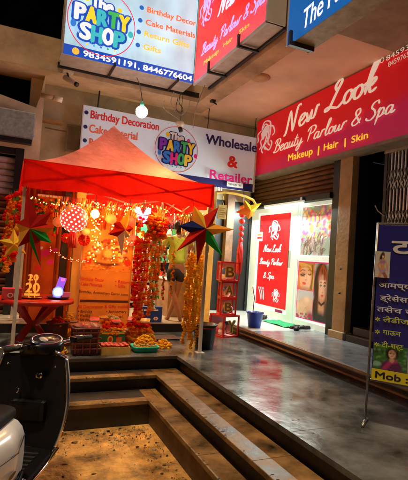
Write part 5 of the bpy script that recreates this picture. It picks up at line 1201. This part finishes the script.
# ================================================================ INSIDE THE PARTY SHOP
t = thing('ceiling_tube', 'fluorescent tube on the ceiling inside the party shop', 'lamp', (2.2, 7.9, 2.30))
g = MB(); g.tube([(-.5, 0, 0), (.5, 0, 0)], .014, glow('tube_warm', (1, .9, .7), 4), 8); g.build('tube', t)
g = MB(); g.box((-.52, -.02, .015), (.52, .02, .04), m_alu); g.build('holder', t)
lamp('shop_tube_light', (2.0, 7.7, 2.22), 55, (1, .74, .42), kind='AREA', rot=(0, 0, 0), sx=1.2, sy=.2)
t = thing('display_shelf', 'steel display shelf crowded with colourful goods at the back of the shop', 'shelf', (2.45, 8.55, .124))
g = MB(); mst = mat('shelf_grey', (.35, .35, .38), .4, .1, metal=.4)
for x in (-.9, 0, .9): g.box((x-.015, -.2, 0), (x+.015, -.17, 2.1), mst); g.box((x-.015, .2, 0), (x+.015, .23, 2.1), mst)
g.build('upright', t)
for z in (.1, .5, .9, 1.3, 1.7):
    g = MB(); g.box((-.92, -.2, z), (.92, .23, z+.02), mst); g.build('board', t)
rn = random.Random(21); pcols = [(.75, .6, .5), (.05, .15, .5), (.6, .05, .05), (.8, .5, .1), (.1, .35, .5), (.65, .65, .7), (.45, .1, .35), (.1, .4, .15), (.35, .15, .06)]
pn = ['cream', 'blue', 'red', 'amber', 'teal', 'silver', 'purple', 'green', 'brown']; shn = ['bottom', 'second lowest', 'middle', 'second highest', 'top']
for j, z in enumerate((.12, .52, .92, 1.32, 1.72)):
    x = -.86; i = 0
    while x < .8:
        w_ = rn.uniform(.08, .17); h_ = rn.uniform(.14, .33); c = (j*4+i*2+rn.randrange(3)) % 9; g = MB()
        if rn.random() < .65: g.box((-w_/2+.005, -.08, 0), (w_/2-.005, .08, h_), mat('goods_'+pn[c], pcols[c], .4, .25, 14), .006); g.box((-w_/2+.02, -.082, h_*.3), (w_/2-.02, -.0805, h_*.6), mat('goods_'+pn[(c+3) % 9], pcols[(c+3) % 9], .4, .25, 14)); nm = 'carton'
        else: g.lathe([(0, 0), (w_*.4, 0), (w_*.42, h_*.7), (w_*.2, h_*.85), (w_*.2, h_), (0, h_)], mat('goods_'+pn[c], pcols[c], .4, .25, 14), n=14); nm = 'jar'
        tag(g.build('shelf_'+nm, None, (2.45+x+w_/2, 8.45, .124+z)), '%s %s on the %s shelf inside the shop, %s from the left' % (pn[c], nm, shn[j], ORD[min(i, 15)]), nm, 'goods on the shop shelf')
        x += w_+.01; i += 1
for k, (px, py, w_, h_, c) in enumerate(((187, 220, .26, .42, (.85, .30, .05)), (196, 219, .22, .40, (.8, .1, .04)), (180, 217, .2, .3, (.8, .75, .7)), (190, 246, .2, .35, (.8, .05, .04)))):
    p = at(px, py, y=7.2+.05*k); g = MB(); g.box((-w_/2, -.008, -h_/2), (w_/2, .008, h_/2), mat('wall_card_%s' % 'abcd'[k], c, .5, .25, 9), .004)
    for q in range(5): g.disc(rn.uniform(-w_*.35, w_*.35), rn.uniform(-h_*.35, h_*.35), .03, MATS[['print_yellow', 'print_white', 'print_red'][q % 3]], .02, d=.009+q*.0005, n=10)
    g.tube([(0, 0, h_/2), (0, 0, 2.36-p.z)], .003, m_black, 4)
    tag(g.build('hanging_poster', None, p), ['orange poster card hanging right of the person head', 'red poster card hanging near the yellow partition', 'white poster card hanging just above the person head', 'small red poster card hanging beside the lime shirt'][k], 'poster', 'poster cards hanging in the shop')
t = thing('counter', 'low counter with a brown front inside the shop right of the person', 'counter', (2.75, 7.5, .124))
g = MB(); g.box((-.2, -.25, 0), (.15, .4, .62), mat('counter_brown', (.35, .2, .1), .5, .3, 5), .01); g.build('body', t); g = MB(); g.box((-.22, -.27, .621), (.17, .42, .65), mat('counter_top', (.6, .6, .62), .3, .1), .006); g.build('top', t)
for k in range(7):
    x = 2.62+.055*k; L_ = .75+.1*(k % 3); c = ['silver', 'blue', 'silver', 'purple', 'silver', 'teal', 'silver'][k]
    g = MB(); g.tube([(0, 0, 0), (.01, .01, -L_*.5), (0, 0, -L_)], [.02, .032, .02], mat('goods_'+c, pcols[pn.index(c)], .4, .25, 14), 8); g.tube([(0, 0, 0), (0, 0, .5)], .003, m_black, 4)
    tag(g.build('hanging_packet_strip', None, (x, 7.0+.04*(k % 2), 1.7)), '%s strip of packets hanging beside the yellow partition, %s from the left' % (c, ORD[k]), 'packet strip', 'packet strips inside the shop')

# ================================================================ PERSON
def skin(name, verts, edges, radii, m, parent, root=0, sub=2):
    me = bpy.data.meshes.new('tmp'); me.from_pydata(verts, edges, []); ob = bpy.data.objects.new('tmp', me); COL.objects.link(ob)
    md = ob.modifiers.new('s', 'SKIN'); md.use_smooth_shade = True; md.branch_smoothing = .6
    if not me.skin_vertices: bpy.context.view_layer.update()
    for i, r in enumerate(radii):
        sv = me.skin_vertices[0].data[i]; sv.radius = r if isinstance(r, tuple) else (r, r); sv.use_root = (i == root)
    ss = ob.modifiers.new('d', 'SUBSURF'); ss.levels = sub; ss.render_levels = sub
    bpy.context.view_layer.update(); dg = bpy.context.evaluated_depsgraph_get(); nm = bpy.data.meshes.new_from_object(ob.evaluated_get(dg))
    bpy.data.objects.remove(ob); bpy.data.meshes.remove(me); nm.name = name; nm.materials.clear(); nm.materials.append(m)
    for p_ in nm.polygons: p_.use_smooth = True
    o_ = bpy.data.objects.new(name, nm); COL.objects.link(o_); o_.parent = parent; return o_
m_skin = mat('skin_brown', (.34, .17, .09), .5, .08, 10); m_lime = mat('shirt_lime', (.42, .60, .06), .8, .12, 12, .3, bscale=8); m_short = mat('shorts_black', (.012, .012, .015), .8, .1)
m_hair = mat('hair_black', (.01, .008, .007), .5, .2, 30)
t = thing('person', 'barefoot person in a lime t-shirt and black shorts, seen from behind with crossed shins', 'person', (2.50, 6.80, .124), -.15)
V = [(0, 0, .86), (0, .0, 1.02), (0, .01, 1.2), (0, .01, 1.33), (0, .02, 1.41), (.01, .035, 1.47), (.01, .045, 1.53), (.01, .045, 1.585),  # 0-7
     (-.17, .0, 1.32), (-.25, .04, 1.10), (-.17, .26, 1.02), (-.14, .33, 1.03),            # 8-11 left arm
     (.17, .01, 1.33), (.27, .06, 1.16), (.16, .20, 1.37), (.13, .22, 1.44),             # 12-15 right arm raised
     (-.085, .0, .80), (-.03, .03, .47), (.10, -.04, .09), (.115, .0, .03), (.16, .10, .018),   # 16-20 left leg crossing to the right
     (.085, .0, .80), (.06, .05, .47), (-.055, .08, .09), (-.06, .11, .03), (-.09, .21, .018)]  # 21-25
E_ = [(0, 1), (1, 2), (2, 3), (3, 4), (4, 5), (5, 6), (6, 7), (3, 8), (8, 9), (9, 10), (10, 11), (3, 12), (12, 13), (13, 14), (14, 15), (0, 16), (16, 17), (17, 18), (18, 19), (19, 20), (0, 21), (21, 22), (22, 23), (23, 24), (24, 25)]
Rr = [(.13, .10), (.12, .095), (.145, .10), (.12, .085), (.05, .05), (.062, .07), (.078, .09), (.055, .07), .05, .037, .026, (.03, .018), .05, .037, .026, (.03, .018), .085, .056, .032, .034, (.036, .018), .085, .056, .032, .034, (.036, .018)]
def hand(V, E_, Rr, w_, d):
    d = Vector(d).normalized(); p = Vector(V[w_]); sd = d.cross(Vector((0, 0, 1))).normalized(); up_ = sd.cross(d)
    for k, (o_, L_) in enumerate(((-.024, .055), (-.008, .068), (.008, .072), (.024, .062))):
        i = len(V); b_ = p+sd*o_+d*.03; V += [tuple(b_), tuple(b_+d*L_*.5-up_*.006), tuple(b_+d*L_*.85-up_*.022)]; E_ += [(w_, i), (i, i+1), (i+1, i+2)]; Rr += [.009, .008, .007]
    i = len(V); V += [tuple(p+sd*.035-d*.005-up_*.005), tuple(p+sd*.05+d*.03-up_*.012)]; E_ += [(w_, i), (i, i+1)]; Rr += [.010, .008]
for a_, b_ in ((17, 18), (22, 23)):
    E_.remove((a_, b_)); i = len(V); q = Vector(V[a_]).lerp(Vector(V[b_]), .32)-Vector((0, .014, 0)); V.append(tuple(q)); Rr.append(.055); E_ += [(a_, i), (i, b_)]; Rr[a_] = .047
hand(V, E_, Rr, 11, (.1, 1, -.1)); hand(V, E_, Rr, 15, (-.2, .3, 1))
body = skin('body', V, E_, Rr, m_skin, t)
# face, ears: added to the same mesh
g = MB()
for s_ in (-1, 1): g.ball((.01+s_*.078, .04, 1.53), (.012, .022, .032), m_skin, 2); g.ball((.01+s_*.03, .127, 1.545), (.013, .008, .009), mat('eye_white', (.7, .7, .68), .3), 2)
g.ball((.01, .14, 1.52), (.014, .022, .026), m_skin, 2); g.ball((.01, .128, 1.487), (.026, .010, .009), mat('lip_brown', (.3, .08, .06), .5), 2)
bm = bmesh.new(); bm.from_mesh(body.data); mats_ = g.mats
tmp = bpy.data.meshes.new('tmp'); tmp.from_pydata(g.v, [], g.f); tmp.update(); idx = []
for m_ in mats_:
    if m_.name not in [x.name for x in body.data.materials]: body.data.materials.append(m_)
names = [x.name for x in body.data.materials]
for i, pl in enumerate(tmp.polygons): pl.material_index = names.index(mats_[g.m[i]].name); pl.use_smooth = True
bm.from_mesh(tmp); bm.to_mesh(body.data); bm.free(); bpy.data.meshes.remove(tmp)
g = MB(); bm = bmesh.new(); bmesh.ops.create_icosphere(bm, subdivisions=4, radius=1); rn = random.Random(4)
for v in bm.verts:
    k = 1+.05*rn.random(); v.co = Vector((.01+v.co.x*.088*k, .033+v.co.y*.10*k, 1.548+v.co.z*.095*k))
bmesh.ops.delete(bm, geom=[v for v in bm.verts if v.co.z < 1.56 and v.co.y > .075-(1.56-v.co.z)*.3 or v.co.z < 1.475], context='VERTS'); g.bm(bm, m_hair, True); g.build('hair', t)
skin('t_shirt', [(0, 0, .90), (0, 0, 1.02), (0, .01, 1.2), (0, .01, 1.33), (0, .018, 1.385), (-.17, .0, 1.325), (-.225, .02, 1.19), (.17, .01, 1.335), (.235, .035, 1.235)],
     [(0, 1), (1, 2), (2, 3), (3, 4), (3, 5), (5, 6), (3, 7), (7, 8)], [(.165, .125), (.155, .12), (.168, .122), (.13, .10), (.062, .06), .068, .064, .068, .064], m_lime, t)
sh_ = [o for o in COL.objects if o.parent == t and o.name.startswith('t_shirt')][0]
for v in sh_.data.vertices:
    c = v.co; d = Vector((c.x, c.y-.01, 0)).normalized() if abs(c.x)+abs(c.y) > .01 else Vector((0, -1, 0)); v.co = c+d*(.009*sin(c.z*55+c.x*30+2*sin(c.x*22))+.006*sin(c.x*60-c.z*20))
skin('shorts', [(0, 0, .90), (0, 0, .84), (-.09, .0, .76), (-.055, .02, .60), (.09, .0, .76), (.08, .035, .60)], [(0, 1), (1, 2), (2, 3), (1, 4), (4, 5)], [(.15, .115), (.15, .115), .105, .085, .105, .085], m_short, t, root=1)

# ================================================================ SCOOTER
SH = radians(90-25)
t = thing('scooter', 'black and white scooter parked before the steps with silver edged leg shield', 'scooter', (.045, 3.04, -.55), SH)
sb = mat('scooter_black', (.006, .006, .007), .34, .2, 5, spec=.3); swt = mat('scooter_white', (.80, .83, .82), .22, .05, 4); chrome = mat('chrome', (.75, .75, .75), .12, 0, metal=1); rub = mat('rubber', (.015, .015, .015), .75, .3, 20, .3); seatm = mat('seat_vinyl', (.008, .008, .008), .7, .2, 20, .2, spec=.2)
def wheel(x, steer=0, M=None):
    w_ = MB(); M = M or Matrix.Translation((x, 0, .235)) @ Matrix.Rotation(radians(90), 4, 'X')
    w_.lathe([(.15, -.04), (.19, -.048), (.222, -.04), (.235, 0), (.222, .04), (.19, .048), (.15, .04)], rub, n=36, M=M); o_ = w_.build('wheel', t)
    w_ = MB(); w_.lathe([(.0, .03), (.04, .03), (.05, .015), (.14, .015), (.155, .035), (.155, -.035), (.14, -.015), (.05, -.015), (.04, -.03), (0, -.03)], mat('rim_grey', (.25, .25, .26), .35, .1, metal=.7), n=30, M=M); w_.build('rim', o_)
STE = radians(58)
Ms = Matrix.Translation((.52, 0, 0)) @ Matrix.Rotation(STE, 4, 'Z')
wheel(-.60); wheel(0, M=Ms @ Matrix.Translation((.10, 0, .235)) @ Matrix.Rotation(radians(90), 4, 'X'))
# leg shield: curved sheet, black inside, white outside
def shield_pt(u, v):
    w_ = .155+.075*sin(pi*min(1, v*1.15))**.8 if v < .87 else .155+.03
    w_ = .225+.055*sin(pi*v**.9); x = .30+.13*v+.05*(1-u*u); return Vector((x, u*w_, .35+.61*v))
vs = []; NU, NV = 14, 16
for j in range(NV+1):
    for i in range(NU+1): vs.append(shield_pt(i/NU*2-1, j/NV))
g = MB(); fs = [(j*(NU+1)+i, j*(NU+1)+i+1, (j+1)*(NU+1)+i+1, (j+1)*(NU+1)+i) for j in range(NV) for i in range(NU)]
g.add(vs, fs, sb, True); g.build('leg_shield', t)
g = MB(); g.add([v+Vector((.05+.02*(1-(i % (NU+1)/NU*2-1)**2), 0, 0)) for i, v in enumerate(vs)], [f[::-1] for f in fs], swt, True); g.build('front_apron', t)
g = MB()
edge = [shield_pt(-1, k/16) for k in range(17)]; g.tube(edge, .011, chrome, 8)
edge = [shield_pt(1, k/16) for k in range(17)]; g.tube(edge, .011, chrome, 8)
g.tube([shield_pt(-1, 1), shield_pt(-.6, 1)+Vector((0, 0, .03)), shield_pt(-.25, 1)+Vector((0, 0, .02))], .010, chrome, 8); g.tube([shield_pt(1, 1), shield_pt(.6, 1)+Vector((0, 0, .03)), shield_pt(.25, 1)+Vector((0, 0, .02))], .010, chrome, 8)
g.build('shield_trim', t)
g = MB(); g.tube([(.425, -.05, .82), (.405, -.05, .825)], .024, chrome, 16); g.tube([(.404, -.05, .825), (.40, -.05, .826)], .014, sb, 12); g.tube([(.41, .08, .72), (.38, .08, .72), (.37, .08, .70)], .008, chrome); g.build('ignition_lock', t)
g = MB(); g.box((.34, -.13, .50), (.42, .13, .66), sb, .03); g.build('glove_box', t)
# floor and body
g = MB(); g.box((-.12, -.235, .30), (.36, .235, .35), sb, .02)
for k in range(6): g.box((-.05+.055*k, -.15, .3505), (-.03+.055*k, .15, .358), rub)
g.build('floorboard', t)
g = MB(); g.tube([(.33, -.245, .36), (.1, -.25, .345), (-.12, -.245, .34), (-.2, -.23, .40)], .012, chrome, 8); g.tube([(.33, .245, .36), (.1, .25, .345), (-.12, .245, .34), (-.2, .23, .40)], .012, chrome, 8); g.build('floor_trim', t)
def loft(secs, m, n=20, e_=.6, smooth=True):
    g = MB(); vs = []; fs = []
    for (x, zc, hw, hh) in secs:
        for k in range(n):
            a = 2*pi*k/n; c, s_ = cos(a), sin(a); vs.append((x, hw*abs(c)**e_*(1 if c >= 0 else -1), zc+hh*abs(s_)**e_*(1 if s_ >= 0 else -1)))
    for i in range(len(secs)-1):
        for k in range(n): fs.append((i*n+k, i*n+(k+1) % n, (i+1)*n+(k+1) % n, (i+1)*n+k))
    fs.append(tuple(range(n-1, -1, -1))); fs.append(tuple((len(secs)-1)*n+k for k in range(n))); g.add(vs, fs, m, smooth); return g
loft([(-.06, .52, .11, .17), (-.12, .53, .195, .20), (-.33, .55, .23, .185), (-.6, .60, .20, .15), (-.8, .64, .13, .09), (-.93, .68, .05, .04)], swt).build('side_body', t)
loft([(-.05, .735, .07, .02), (-.1, .74, .12, .045), (-.4, .755, .14, .05), (-.5, .79, .145, .055), (-.8, .81, .11, .045), (-.88, .80, .05, .02)], seatm).build('seat', t)
loft([(-.08, .42, .12, .14), (-.2, .36, .15, .12), (-.5, .32, .11, .08), (-.7, .30, .05, .04)], sb).build('under_cover', t)
g = MB()
lt = mat('emblem_dark', (.03, .03, .03), .4)
Mx = Matrix.Translation((-.36, -.233, .50))
g.disc(0, 0, .05, lt, .014, rot=.1); g.v = [tuple(Mx @ Vector(v)) for v in g.v]; g.build('emblem', t)
for a_ in ([(-.16, .64), (-.3, .60), (-.5, .60), (-.72, .66)], [(-.2, .42), (-.34, .44), (-.5, .47)]):
    for s_ in (-1, 1):
        g = MB(); g.tube([(x_, s_*(.235 if -.2 > x_ > -.45 else .205), z_) for x_, z_ in a_], .004, sb, 6); g.build('panel_seam', t)
for y_, z_ in ((-.17, .9), (.17, .9), (-.2, .46), (.2, .46)):
    g = MB(); g.ball((.355+.06*(z_-.4), y_, z_), .008, chrome, 1); g.build('screw', t)
g = MB(); g.tube([(.395, -.09, .655), (.36, 0, .60), (.385, .09, .655)], .004, mat('seam_grey', (.08, .08, .08), .5), 6); g.build('glove_box_lip', t)
g = MB(); g.tube([(-.15, -.2, .42), (-.3, -.215, .36), (-.5, -.21, .40), (-.62, -.2, .47)], .014, sb, 8); g.box((-.34, -.24, .34), (-.26, -.2, .38), rub, .01); g.tube([(-.3, -.23, .30), (-.75, -.22, .30)], [.035, .05], mat('exhaust_grey', (.1, .1, .1), .4), 12); g.build('exhaust_guard', t)
# steering: headset, bars, mirrors, fender
def steer(mb, name):
    mb.v = [tuple(Ms @ Vector(v)) for v in mb.v]; return mb.build(name, t)
g = loft([(-.15, 1.00, .05, .03), (-.12, 1.01, .12, .045), (-.04, 1.01, .15, .06), (.06, .98, .13, .07), (.11, .96, .06, .04)], sb); hs = steer(g, 'headset')
g = MB(); g.tube([(-.13, -.33, 1.05), (-.10, -.24, 1.045), (-.06, -.12, 1.02), (-.05, 0, 1.015), (-.06, .12, 1.02), (-.10, .24, 1.045), (-.13, .33, 1.05)], .013, chrome); steer(g, 'handlebar')
for s_ in (-1, 1):
    g = MB(); g.tube([(-.105, s_*.25, 1.047), (-.135, s_*.37, 1.052)], .019, rub, 12); steer(g, 'grip')
    g = MB(); g.tube([(-.06, s_*.20, 1.05), (-.05, s_*.30, 1.055), (-.075, s_*.39, 1.05)], .007, chrome, 6); g.ball((-.075, s_*.39, 1.05), .011, chrome, 1); steer(g, 'brake_lever')
Md = Matrix.Translation((-.07, 0, 1.07)) @ Matrix.Rotation(radians(-22), 4, 'Y')
g = MB(); g.lathe([(.0, .0), (.075, .0), (.08, -.01), (.085, -.03)], mat('dial_dark', (.02, .02, .025), .2), n=28, M=Md @ Matrix.Diagonal((.8, 1.5, 1, 1))); d_ = steer(g, 'dashboard')
g = MB(); g.lathe([(.078, .003), (.084, .006), (.09, -.004)], chrome, n=28, M=Md @ Matrix.Diagonal((.8, 1.5, 1, 1))); g.lathe([(.0, .004), (.030, .004), (.032, .002)], mat('dial_pale', (.4, .4, .38), .3), n=20, M=Md @ Matrix.Translation((0, .03, 0))); steer(g, 'dial_ring')
g = MB(); vs = []; 
for i in range(13):
    a = radians(-20+i*14)
    for j in range(5): u = (j-2)/2*.065; r_ = .262-.012*abs(j-2); vs.append((.10+r_*cos(a), u, .235+r_*sin(a)))
g.add(vs, [(i*5+j, i*5+j+1, i*5+j+6, i*5+j+5) for i in range(12) for j in range(4)], swt, True); g.tube([(.0, 0, .5), (.03, 0, .8), (-.02, 0, .98)], .03, sb); steer(g, 'front_fender')
g = MB()
for y0_, y1_ in ((-.2, -.05), (.2, .04), (-.16, .0)): g.tube([(-.08, y0_, 1.03), (.02, y0_*.9, 1.055), (.09, y1_, 1.00), (.06, y1_*.5, .9)], .006, rub, 6)
steer(g, 'cable')
g = MB(); g.box((-.15, -.215, 1.03), (-.09, -.19, 1.07), sb, .006); g.box((-.15, .19, 1.03), (-.09, .215, 1.07), sb, .006); steer(g, 'switch_box')
g = MB(); g.ball((.40, -.235, .43), (.03, .03, .025), mat('indicator_amber', (.7, .25, .03), .25), 2); g.ball((.40, .235, .43), (.03, .03, .025), mat('indicator_amber', (.7, .25, .03)), 2); g.build('indicator', t)
g = MB(); g.tube([(-.25, .14, .3), (-.2, .22, .02)], .012, sb); g.box((-.24, .19, 0), (-.15, .26, .015), sb); g.build('side_stand', t)

# ================================================================ DEBRIS
g = MB(); rn = random.Random(31); md = [mat('litter_dark', (.03, .022, .015), .9), mat('litter_brown', (.14, .08, .03), .9), mat('litter_pale', (.35, .27, .18), .9)]
for k in range(620):
    if rn.random() < .6: x, y = rn.uniform(.35, 1.40), 4.36-abs(rn.gauss(0, .22))
    else: x, y = 1.40-abs(rn.gauss(0, .17)), rn.uniform(2.3, 4.3)
    if rn.random() < .12: x, y = rn.uniform(.3, 1.4), rn.uniform(2.4, 4.3)
    r_ = rn.choice([.002, .0025, .003, .003, .004, .004, .005, .007, .010, .018])*rn.uniform(.8, 1.3); a = rn.random()*6; h_ = rn.uniform(.002, .014)
    pts = [(x+r_*cos(a+q*2*pi/5)*rn.uniform(.5, 1.3), y+r_*sin(a+q*2*pi/5)*rn.uniform(.4, 1), -.549+h_*rn.random()) for q in range(5)]
    g.add(pts+[(x, y, -.546+h_)], [(q, (q+1) % 5, 5) for q in range(5)], rn.choice(md))
o_ = g.build('ground_litter'); o_['kind'] = 'stuff'
